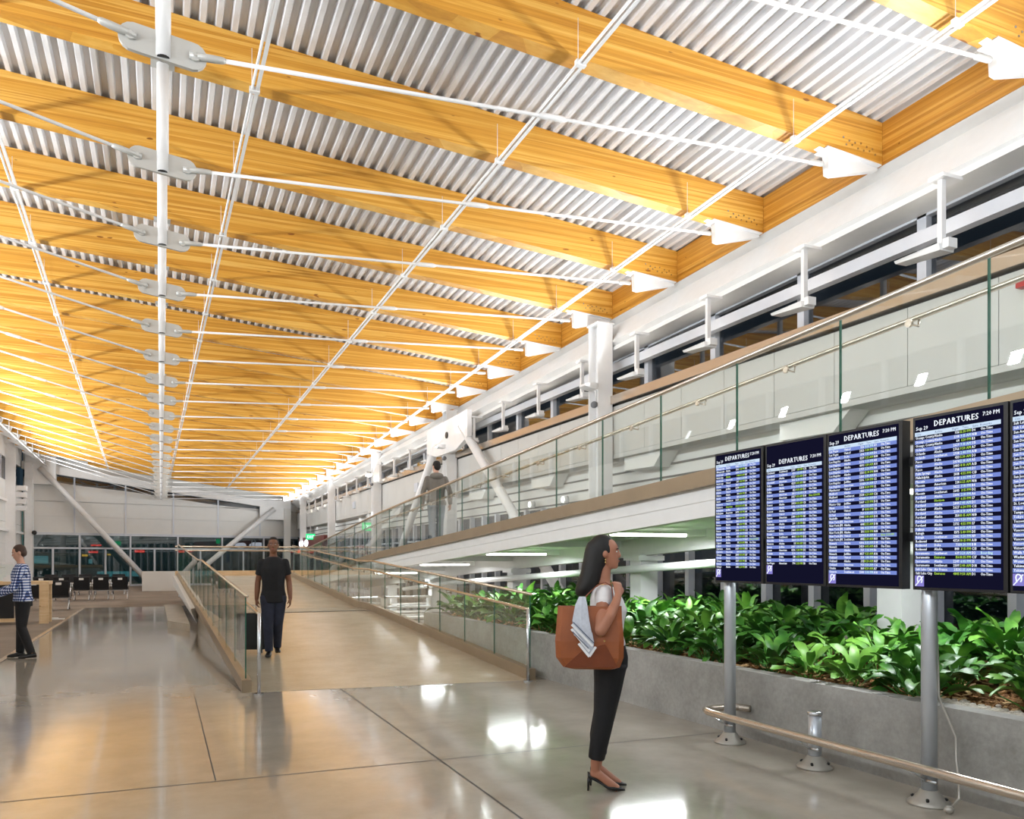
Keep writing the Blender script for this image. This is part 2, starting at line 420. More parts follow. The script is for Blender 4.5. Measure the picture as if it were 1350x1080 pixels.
# conduit light tracks under the beams
for nm, (x0, x1, yy) in dict(left=(-2.02, -2.85, (8.5, 53.)), inner=(1.07, .45, (5.5, 53.)), middle=(4.27, 3.72, (3.5, 54.)), right=(7.18, 7.95, (3.5, 55.))).items():
    where = {'left': 'left of the hanging struts', 'inner': 'just right of the hanging struts', 'middle': 'across the middle of the right roof half', 'right': 'nearest the right ends of the beams'}[nm]
    t = thing('conduit_track', 'white double conduit track running along the roof, %s' % where, 'conduit', (0, 0, 0), 0, 'conduit tracks under the beams')
    def at(y, dz=0, dx=0):
        x = x0 + (x1 - x0) * (y - yy[0]) / (yy[1] - yy[0]); return Vector((x + dx, y, zbot(x, y) - .09 + dz))
    b = MB(); b.tube([at(yy[0]), at(yy[1])], .017, 6); b.build('pipe', 'steel_white', t)
    b = MB(); p, q = at(yy[0], 0, .06), at(yy[1], 0, .06)
    b.hexa([p + Vector((-.02, 0, -.02)), p + Vector((.02, 0, -.02)), q + Vector((.02, 0, -.02)), q + Vector((-.02, 0, -.02))], [p + Vector((-.02, 0, .02)), p + Vector((.02, 0, .02)), q + Vector((.02, 0, .02)), q + Vector((-.02, 0, .02))])
    b.build('channel', 'steel_white', t)
    for n in range(-1, NB):
        y = Y0 + BS * n
        if y < yy[0]: continue
        b = MB(); p = at(y - .14); b.tube([p, p + Vector((0, 0, .5))], .004, 4)
        b.box(tuple(p + Vector((-.03, -.03, -.03))), tuple(p + Vector((.09, .03, .03)))); b.build('hanger_wire', 'steel_white', t)
t = thing('conduit_track', 'white conduit on drop rods near the left ends of the roof beams', 'conduit', (0, 0, 0), 0, 'conduit tracks under the beams')
b = MB(); b.tube([(-5.9, 30, zbot(-5.9, 30) - .5), (-5.9, 53, zbot(-5.9, 53) - .5)], .03, 6); b.build('pipe', 'steel_white', t)
for n in range(10, NB): y = Y0 + BS * n; b = MB(); b.tube([(-5.9, y, zbot(-5.9, y) - .5), (-5.9, y, zbot(-5.9, y))], .018, 5); b.build('hanger_rod', 'steel_white', t)

# ------------------------------------------------------------------ right wall
WE = 57.2
b = MB(); y = YB
while y < WE:
    b.box((8.5, y, 3.75), (8.62, min(y + 1.19, WE), 4.72)); y += 1.2
b.box((8.56, YB, 3.74), (8.64, WE, 4.75))
b.box((8.5, YB, 3.66), (9.3, WE, 3.745))
struct('wall_right', b, 'panel')
b = MB(); b.box((8.55, YB, 4.66), (8.75, WE, 4.78)); struct('trim_3', b, 'dark')
b = MB(); b.box((8.42, YB, 4.76), (9.1, WE, 4.93)); struct('trim_4', b, 'bronze')
b = MB()
b.hexa([(8.5, YB, zf(YB)), (8.62, YB, zf(YB)), (8.62, WE, zf(WE)), (8.5, WE, zf(WE))],
       [(xr(YB) + .01, YB, zr(YB) + .01), (xr(YB) + .21, YB, zr(YB) + .01), (xr(WE) + .21, WE, zr(WE) + .01), (xr(WE) + .01, WE, zr(WE) + .01)])
b.hexa([(8.5, YB, zf(YB) - .03), (9.3, YB, zf(YB) - .03), (9.3, WE, zf(WE) - .03), (8.5, WE, zf(WE) - .03)],
       [(8.5, YB, zf(YB) + .04), (9.3, YB, zf(YB) + .04), (9.3, WE, zf(WE) + .04), (8.5, WE, zf(WE) + .04)])
b.hexa([(9.15, YB, zf(YB)), (9.25, YB, zf(YB)), (9.25, WE, zf(WE)), (9.15, WE, zf(WE))],
       [(9.15, YB, 7.9), (9.25, YB, 7.9), (9.25, WE, 7.2), (9.15, WE, 7.2)])
struct('wall_right', b, 'white')
# clerestory glazing
w = thing('window_1', None, None); tag(w, kind='structure')
b = MB(); b.box((9.05, YB, 4.9), (9.065, WE, 6.3)); b.build('pane', 'night', w)
b = MB(); y = 1.1 - 2.16 * 3
while y < WE: b.box((8.96, y - .07, 4.92), (9.09, y + .07, zf(y))); y += 2.16
b.hexa([(8.96, YB, zf(YB) - .06), (9.09, YB, zf(YB) - .06), (9.09, WE, zf(WE) - .06), (8.96, WE, zf(WE) - .06)], [(8.96, YB, zf(YB)), (9.09, YB, zf(YB)), (9.09, WE, zf(WE)), (8.96, WE, zf(WE))])
b.build('window_frame', 'frame', w)
b = MB(); b.box((8.72, YB, 5.54), (8.86, 38, 5.71)); tag(b.build('horizontal_tube', 'frame'), 'white square steel tube running along the clerestory windows', 'tube')
# wall below the panels
b = MB(); b.box((9.0, YB, 2.9), (9.2, WE, 3.7)); struct('wall_right', b, 'offwhite')
b = MB()
for z in (3.42, 3.18, 2.94): b.box((8.97, YB, z), (9.0, WE, z + .035))
struct('trim_5', b, 'joint')
w = thing('window_2', None, None); tag(w, kind='structure')
b = MB(); b.box((9.05, YB, .1), (9.065, WE, 2.92)); b.build('pane', 'night', w)
b = MB(); y = 1.1
while y < WE: b.box((8.9, y - .055, 0), (9.04, y + .055, 2.92)); y += 1.045
b.box((8.94, YB, 0), (9.08, WE, .14)); b.box((8.94, YB, 2.25), (9.04, WE, 2.32)); b.build('window_frame', 'frame', w)
# gussets below the panel
i = 0
for y in [8.36 + 4.53 * k for k in range(0, 7)]:
    pts = [(y, 3.72), (y + 1.45, 3.72), (y + 1.45, 3.40), (y + .38, 3.38)]
    b = MB(); b.hexa([(8.62, a, c) for a, c in pts], [(8.97, a, c) for a, c in pts])
    tag(b.build('gusset_box', 'offwhite'), 'white tapered gusset box under the right wall panels, %s from the camera' % ORD[i], 'bracket', 'gusset boxes under the panels'); i += 1
# columns
for i, y in enumerate((14.75, 24.3, 33.8, 43.6, 53.0)):
    o = thing('steel_column', 'white steel column on the right wall, %s from the camera' % ORD[i], 'column', (8.3, y, 0), 0, 'columns on the right wall')
    b = MB(); h = zf(y) + .52
    b.box((-.17, -.2, 0), (.17, -.175, h)); b.box((-.17, .175, 0), (.17, .2, h)); b.box((-.012, -.175, 0), (.012, .175, h)); b.build('column_shaft', 'steel_white', o)
    b = MB(); b.box((-.2, -.22, h - .03), (.2, .22, h)); b.build('cap_plate', 'steel_white', o)
    if i < 3:
        f = thing('floodlight', 'small white floodlight clamped to the %s steel column' % ORD[i], 'floodlight', (8.12, y - .1, 5.12), 0, 'column floodlights')
        b = MB(); b.rings([[(-.3, -.12, -.02), (-.3, .12, -.02), (-.3, .12, .02), (-.3, -.12, .02)], [(-.2, -.16, -.06), (-.2, .16, -.06), (-.2, .16, .04), (-.2, -.16, .04)], [(-.02, -.14, -.08), (-.02, .14, -.08), (-.02, .14, .05), (-.02, -.14, .05)]], smooth=False)
        b.build('housing', 'steel_white', f)
        b = MB(); b.tube([(-.04, 0, 0), (.02, .0, -.1), (.03, 0, -.3)], .025, 6); b.build('arm', 'steel_white', f)
        b = MB(); b.ell((-.05, -.05, -.38), (.07, .09, .07)); b.build('camera_dome', 'zebra', f)
# braces with their node box
o = thing('brace_node', 'white steel node box on the second column where two braces meet', 'node box', (8.12, 24.1, 5.0)); b = MB()
pts = [(-2.0, .92), (1.9, .85), (1.9, .1), (.9, -.12), (-1.0, -.12), (-2.0, .15)]
b.hexa([(-.04, a, c) for a, c in pts], [(.1, a, c) for a, c in pts]); b.build('box', 'steel_white', o)
b = MB(); b.disc_h((-.05, -.2, .42), .1, (1, 0, 0), .05, 16); b.build('cover', 'dark', o)
for lab, p, q in (('leaning towards the camera', (8.2, 22.9, 5.55), (8.2, 15.2, .0)), ('leaning away from the camera', (8.2, 25.2, 5.4), (8.2, 32.2, .0))):
    t = thing('diagonal_brace', 'thick white diagonal tube brace behind the upper ramp, %s' % lab, 'brace', p, 0, 'diagonal braces on the right'); b = MB()
    b.tube([(0, 0, 0), tuple(Vector(q) - Vector(p))], .13, 14); b.build('tube', 'steel_white', t)
# clerestory hanging uplights
up0 = None
hy = [6.75 + 2.2 * k for k in range(-1, 22)]
for i, y in enumerate(hy):
    z0 = zf(y) - .04; zb_ = 5.2 - .012 * (y - 6.7) - .03 * (y > 25) * (y - 25) * .3
    o = thing('hanging_uplight', 'white arm uplight hanging at the clerestory windows, %s from the camera' % ORD[i], 'uplight', (8.3, y, zb_), 0, 'hanging uplights on the right')
    h = z0 - zb_
    b = MB(); b.box((-.035, -.03, .02), (.035, .03, h - .02)); b.build('drop_arm', 'steel_white', o)
    b = MB(); b.box((-.1, -.1, h - .03), (.22, .1, h + .01)); b.build('mounting_plate', 'steel_white', o)
    b = MB()
    b.hexa([(-.10, -.06, -.05), (.12, -.06, -.05), (.10, .58, .0), (-.08, .58, .0)], [(-.12, -.06, .03), (.14, -.06, .03), (.12, .58, .03), (-.1, .58, .03)])
    b.box((-.06, -.14, -.03), (.08, -.06, .08)); b.build('lamp_body', 'steel_white', o)
    b = MB(); b.box((-.08, .08, .031), (.1, .5, .035)); b.build('lamp_lens', 'led', o)

# ------------------------------------------------------------------ left wall
b = MB(); XW = -7.15
for z0, z1 in ((0.15, 1.2), (1.22, 2.4), (2.42, 3.5), (3.52, 4.5), (4.52, 5.6)):
    y = YB
    while y < 53: b.box((XW - .12, y, z0), (XW, y + 2.98, z1)); y += 3.0
b.box((XW - .2, YB, 0), (XW - .1, 53, 5.62)); b.box((XW - .2, YB, 6.75), (XW, 53, 8.6)); struct('wall_left', b, 'offwhite')
b = MB(); b.box((XW - .25, YB, 4.5), (XW + .12, 53, 4.62)); b.box((XW - .25, YB, 3.0), (XW + .18, 53, 3.12)); struct('trim_6', b, 'white')
w = thing('window_3', None, None); tag(w, kind='structure')
b = MB(); b.box((XW - .12, YB, 5.6), (XW - .105, 53, 6.8)); b.build('pane', 'night', w)
b = MB(); y = YB
while y < 53: b.box((XW - .14, y, 5.6), (XW, y + .14, 6.8)); y += 2.2
b.build('window_frame', 'frame', w)
for i, y in enumerate((47.8,)):
    o = thing('steel_column', 'white steel column on the left wall, standing left of the far corner', 'column', (-6.95, y, 0))
    b = MB(); h = 7.4
    b.box((-.2, -.2, 0), (.2, -.17, h)); b.box((-.2, .17, 0), (.2, .2, h)); b.box((-.015, -.17, 0), (.015, .17, h)); b.build('column_shaft', 'steel_white', o)
o = thing('wall_floodlights', 'cluster of white floodlights on the left far column', 'floodlight', (-6.7, 48.2, 4.6)); b = MB()
for k in range(4): b.box((-.1, .1 + .05 * k, -.5 + .35 * k), (.35, .6 + .05 * k, -.25 + .35 * k))
b.build('lamp_heads', 'steel_white', o)
o = thing('ceiling_camera', 'black dome camera on the far left corner column', 'camera', (-6.45, 52.2, 3.1)); b = MB(); b.ell((0, 0, 0), (.13, .13, .13)); b.build('dome', 'dark', o)

# ------------------------------------------------------------------ far wall (slightly skewed in plan)
def fw(x, dy=0): return (x, zwall(x) + dy)
def fbox(b, xa, xb, z0, z1, t0=0.0, t1=.1, z0b=None, z1b=None):
    z0b = z0 if z0b is None else z0b; z1b = z1 if z1b is None else z1b
    b.hexa([fw(xa, t0) + (z0,), fw(xb, t0) + (z0b,), fw(xb, t1) + (z0b,), fw(xa, t1) + (z0,)], [fw(xa, t0) + (z1,), fw(xb, t0) + (z1b,), fw(xb, t1) + (z1b,), fw(xa, t1) + (z1,)])
def zedge(x): return 7.05 - (x + 6.9) * .118
b = MB(); xs = [-7.1] + [-4.6 + 2.66 * k for k in range(6)]
for i in range(len(xs) - 1):
    for (za, zb2) in ((3.15, 4.05), (4.09, 4.92)): fbox(b, xs[i] + .02, xs[i + 1] - .02, za, zb2)
    fbox(b, xs[i] + .02, xs[i + 1] - .02, 4.96, min(5.9, zedge(xs[i]) - .75), 0, .1, None, min(5.9, zedge(xs[i + 1]) - .75))
fbox(b, -7.1, 8.6, 3.1, 4.95, .06, .16); fbox(b, -7.1, 8.6, 4.9, zedge(-7.1) - .8, .06, .16, None, zedge(8.6) - .8)
fbox(b, 6.0, 8.6, 4.4, 5.4, -.2, .1)
struct('wall_far', b, 'offwhite')
b = MB(); fbox(b, -7.1, 8.6, zedge(-7.1) - .42, zedge(-7.1) + .02, -.45, .1, zedge(8.6) - .42, zedge(8.6) + .02); struct('trim_7', b, 'white')
b = MB(); fbox(b, -7.1, 8.6, zedge(-7.1), 8.8, .0, .12, zedge(8.6), 7.2); struct('wall_far', b, 'offwhite')
w = thing('window_4', None, None); tag(w, kind='structure')
b = MB(); fbox(b, -7.1, 8.6, .05, 3.1, .1, .115); fbox(b, -7.1, 8.6, zedge(-7.1) - .85, zedge(-7.1) - .4, .05, .065, zedge(8.6) - .85, zedge(8.6) - .4); b.build('pane', 'night', w)
b = MB(); k = 0; x = -7.0
while x < 8.5:
    fbox(b, x - .05, x + .05, .0, 2.28 if k % 2 else 3.1, -.02, .12); x += 1.33; k += 1
for x in xs[1:]: fbox(b, x - .04, x + .04, 3.1, zedge(x) - .4, -.04, .08)
fbox(b, -7.1, 8.6, 2.22, 2.32, -.02, .12); fbox(b, -7.1, 8.6, 3.02, 3.16, -.06, .12); fbox(b, -7.1, 8.6, .0, .12, -.02, .12); b.build('window_frame', 'frame', w)
for lab, x0, z0, x1, z1, dy in (('left', -6.2, 6.75, -.45, .02, -.7), ('right', 6.9, 4.95, 2.3, 1.0, -.6)):
    p = Vector((x0, zwall(x0) + dy, z0)); q = Vector((x1, zwall(x1) + dy - .3, z1))
    if lab == 'right': q = p + (q - p) * 1.32
    t = thing('diagonal_brace', 'long white diagonal tube brace in front of the far windows, on the %s' % lab, 'brace', p, 0, 'diagonal braces at the far wall'); b = MB()
    b.tube([(0, 0, 0), tuple(q - p)], .16, 12); b.build('tube', 'steel_white', t)
    gb = thing('brace_node', 'white box haunch in the far %s corner where the brace starts' % lab, 'node box', (x0, zwall(x0) - .5, z0)); b = MB()
    if lab == 'left': b.box((-.75, -.1, -.9), (.75, .4, .75))
    else: b.box((-.9, -.05, -.7), (1.1, .4, .6))
    b.build('box', 'white', gb)
b = MB(); b.box((-.2, -.2, 0), (.2, .2, 5.0)); o = thing('corner_column', 'grey white column in the far right corner', 'column', (7.75, 56.2, 0)); b.build('column_shaft', 'offwhite', o)
b = MB(); b.box((-.2, -.2, 0), (.2, .2, 7.0)); o = thing('corner_column', 'white column in the far left corner', 'column', (-6.75, 52.6, 0)); b.build('column_shaft', 'steel_white', o)
b = MB(); fbox(b, -7.6, 10, -0.2, 0.0, 0, .2); struct('trim_8', b, 'dark')
# back wall behind the camera
b = MB(); b.box((-7.3, YB - .2, 0), (9.6, YB, 9.2)); struct('wall_back', b, 'offwhite')
# dark terminal building across the apron
b = MB(); b.box((-30, 62.15, -.3), (40, 66, 5.5))
tb = tag(b.build('terminal_building', plain('dark_teal_facade', (44, 62, 62), .6, var=.2, scale=.4)), 'dark teal terminal building outside beyond the far windows', 'building')
# night apron outside
b = MB(); b.add([(-70, 53.5, -.3), (70, 53.5, -.3), (70, 160, -.3), (-70, 160, -.3)], [(0, 1, 2, 3)]); b.add([(9.3, -20, -.3), (60, -20, -.3), (60, 53.5, -.3), (9.3, 53.5, -.3)], [(0, 1, 2, 3)])
b.add([(-60, -20, -.3), (-7.5, -20, -.3), (-7.5, 53.5, -.3), (-60, 53.5, -.3)], [(0, 1, 2, 3)])
struct('ground', b, 'night_ground')
for nm, lab, mat, pts in (('neon_sign', 'red neon strip glowing outside the far windows', 'redglow', [(-3.6, 2.45, .55, .1), (-3.75, 2.05, .5, .12), (-1.2, 2.1, .55, .16), (1.6, 2.12, .5, .12), (8.4, 2.15, 1.9, .2)]),
                          ('apron_light', 'pale teal apron floodlit strip outside the far windows', 'tealglow', [(-2.2, .75, 2.6, .35), (-6.6, 1.6, .9, .5), (-8.0, 1.85, 1.6, .16), (-3.9, 1.5, .2, .3)]),
                          ('amber_lamp', 'amber lamp outside the far windows', 'amber', [(-4.2, 1.85, .3, .14), (-2.9, 1.9, .2, .08)])):
    for k, (x, z, wd, ht) in enumerate(pts):
        b = MB(); b.box((-wd / 2 * 1.15, 0, -ht / 2), (wd / 2 * 1.15, .1, ht / 2)); o = b.build(nm, mat, None, (x * 1.12, 62.05, (z - 1.6) * 1.15 + 1.6))
        tag(o, lab + ', %s from the left' % ORD[k], 'light', 'lights outside the far windows')

# ------------------------------------------------------------------ ramps
RL = [(.95, 10.3, .0), (.80, 18.7, .425), (.78, 20.2, .43), (.56, 31.2, .98), (.52, 33.8, .98)]
RR = [(4.53, 9.9, .0), (4.5, 18.7, .425), (4.5, 20.2, .43), (4.5, 31.2, .98), (4.5, 33.8, .98)]
b = MB()
for i in range(2):
    a, c, d, e = RL[i], RR[i], RR[i + 1], RL[i + 1]
    b.hexa([(p[0], p[1], -.02) for p in (a, c, d, e)], [(a[0], a[1], a[2] + .003), (c[0], c[1], c[2] + .003), d, e])
for i in (2, 3):
    a, c, d, e = RL[i], RR[i], RR[i + 1], RL[i + 1]
    b.hexa([(p[0], p[1], p[2] - .22) for p in (a, c, d, e)], [a, c, d, e])
b.box((4.5, 31.2, .76), (7.3, 33.8, .98))
tag(b.build('walkway_ramp', 'ramp'), 'pale concrete walkway ramp rising into the hall with a mid landing', 'ramp')
b = MB(); p, q = RL[2], RL[3]
b.hexa([(p[0] - .16, p[1] - .3, p[2] + .02), (p[0] - .02, p[1], p[2] - .3), (q[0] - .02, q[1], q[2] - .30), (q[0] - .16, q[1], q[2] - .30)],
       [(p[0] - .16, p[1] - .3, p[2] + .06), (p[0] - .02, p[1], p[2] + .06), (q[0] - .02, q[1], q[2] + .06), (q[0] - .16, q[1], q[2] + .06)])
tag(b.build('ramp_stringer', 'white'), 'white steel stringer along the left side of the upper ramp run', 'stringer')
b = MB(); b.hexa([(.15, 21.0, 0), (.6, 19.6, 0), (.6, 28.5, 0), (.1, 28.5, 0)], [(.15, 21.0, .16), (.6, 19.6, .16), (.6, 28.5, .16), (.1, 28.5, .16)])
tag(b.build('concrete_ledge', 'ramp'), 'low pale concrete ledge beside the ramp on the polished floor', 'ledge')
b = MB(); b.box((0.75, 18.66, .428), (4.5, 18.74, .432)); struct('trim_9', b, 'joint')

def zb(y): return 2.68 - .052 * y if y < 20 else 1.64 - (y - 20) * .0687
R2Y = [-5.0, 20.0, 31.2]
b = MB()
for i in range(2):
    ya, yb_ = R2Y[i], R2Y[i + 1]
    b.hexa([(5.02, ya, zb(ya) - .14), (7.3, ya, zb(ya) - .14), (7.3, yb_, zb(yb_) - .14), (5.02, yb_, zb(yb_) - .14)], [(5.02, ya, zb(ya) + .11), (7.3, ya, zb(ya) + .11), (7.3, yb_, zb(yb_) + .11), (5.02, yb_, zb(yb_) + .11)])
t = thing('upper_ramp', 'white underside upper walkway ramp climbing back towards the camera on the right', 'ramp'); b.build('deck', 'white', t)
b = MB()
for i in range(2):
    ya, yb_ = R2Y[i], R2Y[i + 1]
    for xa, xb_, lo, hi in ((5.03, 5.16, -.30, -.012), (7.18, 7.33, -.42, .1)):
        b.hexa([(xa, ya, zb(ya) + lo), (xb_, ya, zb(ya) + lo), (xb_, yb_, zb(yb_) + lo * (1 if i == 0 else .85)), (xa, yb_, zb(yb_) + lo * (1 if i == 0 else .85))], [(xa, ya, zb(ya) + hi), (xb_, ya, zb(ya) + hi), (xb_, yb_, zb(yb_) + hi), (xa, yb_, zb(yb_) + hi)])
b.build('side_beam', 'white', t)
for y in [-2 + 2.35 * k for k in range(11)]:
    b = MB(); b.box((5.16, y - .06, zb(y) - .24), (7.18, y + .06, zb(y) - .13)); b.build('cross_joist', 'white', t)
for i, y in enumerate((5.0, 9.5, 14.0, 18.2, 22.5)):
    o = thing('fluorescent_batten', 'glowing fluorescent batten under the upper ramp, %s from the camera' % ORD[i], 'light', (6.1, y, zb(y) - .17), 0, 'battens under the upper ramp')
    b = MB(); b.box((-.63, -.05, -.06), (.63, .05, -.02)); b.build('lamp_housing', 'steel_white', o)
    b = MB(); b.tube([(-.6, 0, -.075), (.6, 0, -.075)], .026, 8); b.build('lamp_tube', 'tube', o)
for i, y in enumerate((6.4, 11.45, 16.65, 22.5, 27.4)):
    b = MB(); b.box((-.16, -.16, 0), (.16, .16, zb(y) - .40)); b.box((-.24, -.24, zb(y) - .5), (.24, .24, zb(y) - .42))
    tag(b.build('ramp_column', 'steel_white', None, (7.25, y, 0)), 'white square column under the upper ramp, %s from the camera' % ORD[i], 'column', 'columns under the upper ramp')
b = MB(); b.tube([(7.02, 3.0, zb(3) - .66), (7.02, 20, zb(20) - .62), (7.02, 25, .68)], .062, 10); tag(b.build('white_pipe', 'steel_white'), 'long white round pipe sloping below the upper ramp', 'pipe')
for i, y in enumerate((15.6, 17.3, 19.2)):
    o = thing('wall_spotlight', 'small bright round spotlight behind the upper ramp glass, %s from the camera' % ORD[i], 'spotlight', (8.75, y, 3.02), 0, 'spotlights behind the upper ramp')
    b = MB(); b.tube([(-.02, 0, 0), (.1, 0, 0)], .09, 14); b.build('lamp_housing', 'steel_white', o)
    b = MB(); b.disc_h((-.03, 0, 0), .07, (1, 0, 0), .015, 14); b.build('lamp_lens', emit('spot_glow', (255, 252, 244), 4.5) if i == 0 else bpy.data.materials['spot_glow'], o)

# ------------------------------------------------------------------ glass guardrails
def lerp3(a, c, t): return tuple(a[i] + (c[i] - a[i]) * t for i in range(3))
def guard(name, label, path, joints, shoe_mat, shoe_h, side, cap_z, rail_z, cap_mat, rail_mat, post=True, seg_step=None, shoe_w=.11, glass_drop=0.06, cap_r=.022, rail_ext=0.0, shoe_z=0.0, rail_off=.12, bracket_every=1):
    t = thing(name, label, 'guardrail')
    nx = side
    def zat(y):
        for i in range(len(path) - 1):
            a, c = path[i], path[i + 1]
            if (a[1] <= y <= c[1]) or (i == len(path) - 2 and y > c[1]) or (i == 0 and y < a[1]):
                f = (y - a[1]) / (c[1] - a[1]); return (a[0] + (c[0] - a[0]) * f, a[2] + (c[2] - a[2]) * f)
    b = MB()
    for i in range(len(path) - 1):
        a, c = path[i], path[i + 1]; w_ = shoe_w / 2
        b.hexa([(a[0] - w_, a[1], a[2] + shoe_z), (a[0] + w_, a[1], a[2] + shoe_z), (c[0] + w_, c[1], c[2] + shoe_z), (c[0] - w_, c[1], c[2] + shoe_z)],
               [(a[0] - w_, a[1], a[2] + shoe_z + shoe_h), (a[0] + w_, a[1], a[2] + shoe_z + shoe_h), (c[0] + w_, c[1], c[2] + shoe_z + shoe_h), (c[0] - w_, c[1], c[2] + shoe_z + shoe_h)])
    b.build('base_shoe', shoe_mat, t)
    ks = [p[1] for p in path]
    for i in range(len(joints) - 1):
        y0, y1 = joints[i] + .006, joints[i + 1] - .006
        sub = [y0] + [k for k in ks if y0 < k < y1] + [y1]
        b = MB()
        for j in range(len(sub) - 1):
            (xa, za), (xb_, zb_) = zat(sub[j]), zat(sub[j + 1])
            g = .008; v = [(xa - g, sub[j], za + shoe_h - .02), (xa + g, sub[j], za + shoe_h - .02), (xb_ + g, sub[j + 1], zb_ + shoe_h - .02), (xb_ - g, sub[j + 1], zb_ + shoe_h - .02),
                           (xa - g, sub[j], za + cap_z - .01), (xa + g, sub[j], za + cap_z - .01), (xb_ + g, sub[j + 1], zb_ + cap_z - .01), (xb_ - g, sub[j + 1], zb_ + cap_z - .01)]
            o_ = len(b.v); b.v += v
            fl = [((1, 2, 6, 5), 0), ((3, 0, 4, 7), 0), ((4, 5, 6, 7), 1)]
            if j == 0: fl.append(((0, 1, 5, 4), 1))
            if j == len(sub) - 2: fl.append(((2, 3, 7, 6), 1))
            for f, mi in fl: b.f.append(tuple(q + o_ for q in f)); b.mi.append(mi); b.sm.append(False)
        b.build('pane', ['glass', 'glass_edge'], t)
    b = MB(); pts = [(p[0], p[1], p[2] + cap_z) for p in path]
    b.tube(pts, cap_r, 8); b.build('top_cap', cap_mat, t)
    hp = [(p[0] + nx * rail_off, p[1], p[2] + rail_z) for p in path]
    if post: hp = [(hp[0][0], hp[0][1] - rail_ext, hp[0][2])] + hp
    b = MB(); b.tube(hp, .021, 10); rl = b.build('handrail', rail_mat, t)
    if post:
        p0 = hp[0]; b = MB(); b.tube([(p0[0], p0[1], .012), (p0[0], p0[1], p0[2] + .0)], .022, 12); pt = b.build('end_post', 'chrome', t)
        b = MB(); b.disc_h((p0[0], p0[1], .01), .06, (0, 0, 1), .018, 18); b.build('floor_flange', 'chrome', pt)
    for i in range(len(joints) - 1):
        if i % bracket_every: continue
        ym = (joints[i] * .5 + joints[i + 1] * .5); x_, z_ = zat(ym)
        b = MB(); b.disc_h((x_ + nx * .015, ym, z_ + rail_z - .06), .03, (1, 0, 0), .02, 12)
        b.tube([(x_ + nx * .02, ym, z_ + rail_z - .06), (x_ + nx * (rail_off - .01), ym, z_ + rail_z - .07), (x_ + nx * rail_off, ym, z_ + rail_z - .01)], .009, 6); b.build('bracket', 'bronze', t)
    return t
j = [9.95 + 1.27 * k for k in range(17)]; j[-1] = 30.9
guard('glass_guardrail', 'glass guardrail along the right edge of the lower ramp beside the planter', RR[:4], j, 'bronze_dull', .15, -1, 1.14, .95, 'rail', 'rail', True, rail_ext=.1, rail_off=.1)
j = [10.42 + 1.28 * k for k in range(17)]; j[-1] = 31.0
guard('glass_guardrail', 'glass guardrail along the left edge of the lower ramp, ending in a steel post', RL[:4], j, 'bronze_dull', .15, 1, 1.16, .96, 'rail', 'rail', True, rail_ext=.2, rail_off=.12)
p2 = [(5.0, y, zb(y)) for y in (-4.0, 20.0, 31.0)]
j = [3.71 + 1.28 * k for k in range(-5, 22)]; j[-1] = 30.9
guard('glass_guardrail', 'long glass guardrail along the upper ramp with bronze base band', p2, j, 'bronze_dull', .155, 1, 1.12, .93, 'bronze', 'bronze', False, cap_r=.026, rail_off=.12)
# cross guard at the top landing
t = thing('glass_guardrail', 'glass guardrail across the top landing at the end of the lower ramp', 'guardrail', (.5, 33.8, .98)); b = MB()
b.box((0, -.06, 0), (6.6, .06, .19)); b.build('base_band', 'oak', t)
for k in range(5):
    b = MB(); b.box((.02 + 1.31 * k, -.008, .18), (1.29 + 1.31 * k, .008, 1.1)); b.build('pane', 'glass', t)
b = MB(); b.tube([(0, 0, 1.12), (6.6, 0, 1.12)], .03, 8); b.build('top_cap', 'rail', t)
b = MB(); b.tube([(0, -.12, .97), (6.6, -.12, .97)], .025, 8); b.build('handrail', 'rail', t)

# ------------------------------------------------------------------ planter, mulch, plants
PF = [(4.62, 15.05), (4.93, 2.2)]      # front edge of the planter
def pfx(y): return PF[0][0] + (PF[1][0] - PF[0][0]) * (PF[0][1] - y) / (PF[0][1] - PF[1][1])
PYa, PYb = 15.05, .4
b = MB(); T_ = .16
b.hexa([(pfx(PYa), PYa, 0), (pfx(PYb), PYb, 0), (pfx(PYb) + T_, PYb, 0), (pfx(PYa) + T_, PYa, 0)], [(pfx(PYa), PYa, .6), (pfx(PYb), PYb, .6), (pfx(PYb) + T_, PYb, .6), (pfx(PYa) + T_, PYa, .6)])
b.box((pfx(PYa) + T_, PYa - T_, 0), (8.6, PYa, .6)); b.box((8.45, PYb, 0), (8.6, PYa - T_, .6)); b.box((pfx(PYb) + T_, PYb, 0), (8.45, PYb + T_, .6))
pl = tag(b.build('concrete_planter', 'concrete'), 'long grey concrete planter beside the departure screens', 'planter')
b = MB(); NXs, NYs = 30, 110; vs = []; fs = []
for i in range(NYs + 1):
    y = PYb + .1 + (PYa - .2 - PYb) * i / NYs
    for k in range(NXs + 1):
        f = k / NXs; x = pfx(y) + .1 + (8.5 - pfx(y) - .1) * f
        vs.append((x, y, .52 + random.uniform(-.018, .018) + .04 * math.sin(x * 3 + y * 2)))
for i in range(NYs):
    for k in range(NXs): a = i * (NXs + 1) + k; fs.append((a, a + 1, a + NXs + 2, a + NXs + 1))
b.add(vs, fs); tag(b.build('mulch', 'mulch'), 'brown bark mulch filling the concrete planter', 'mulch', kind='stuff')
b = MB()
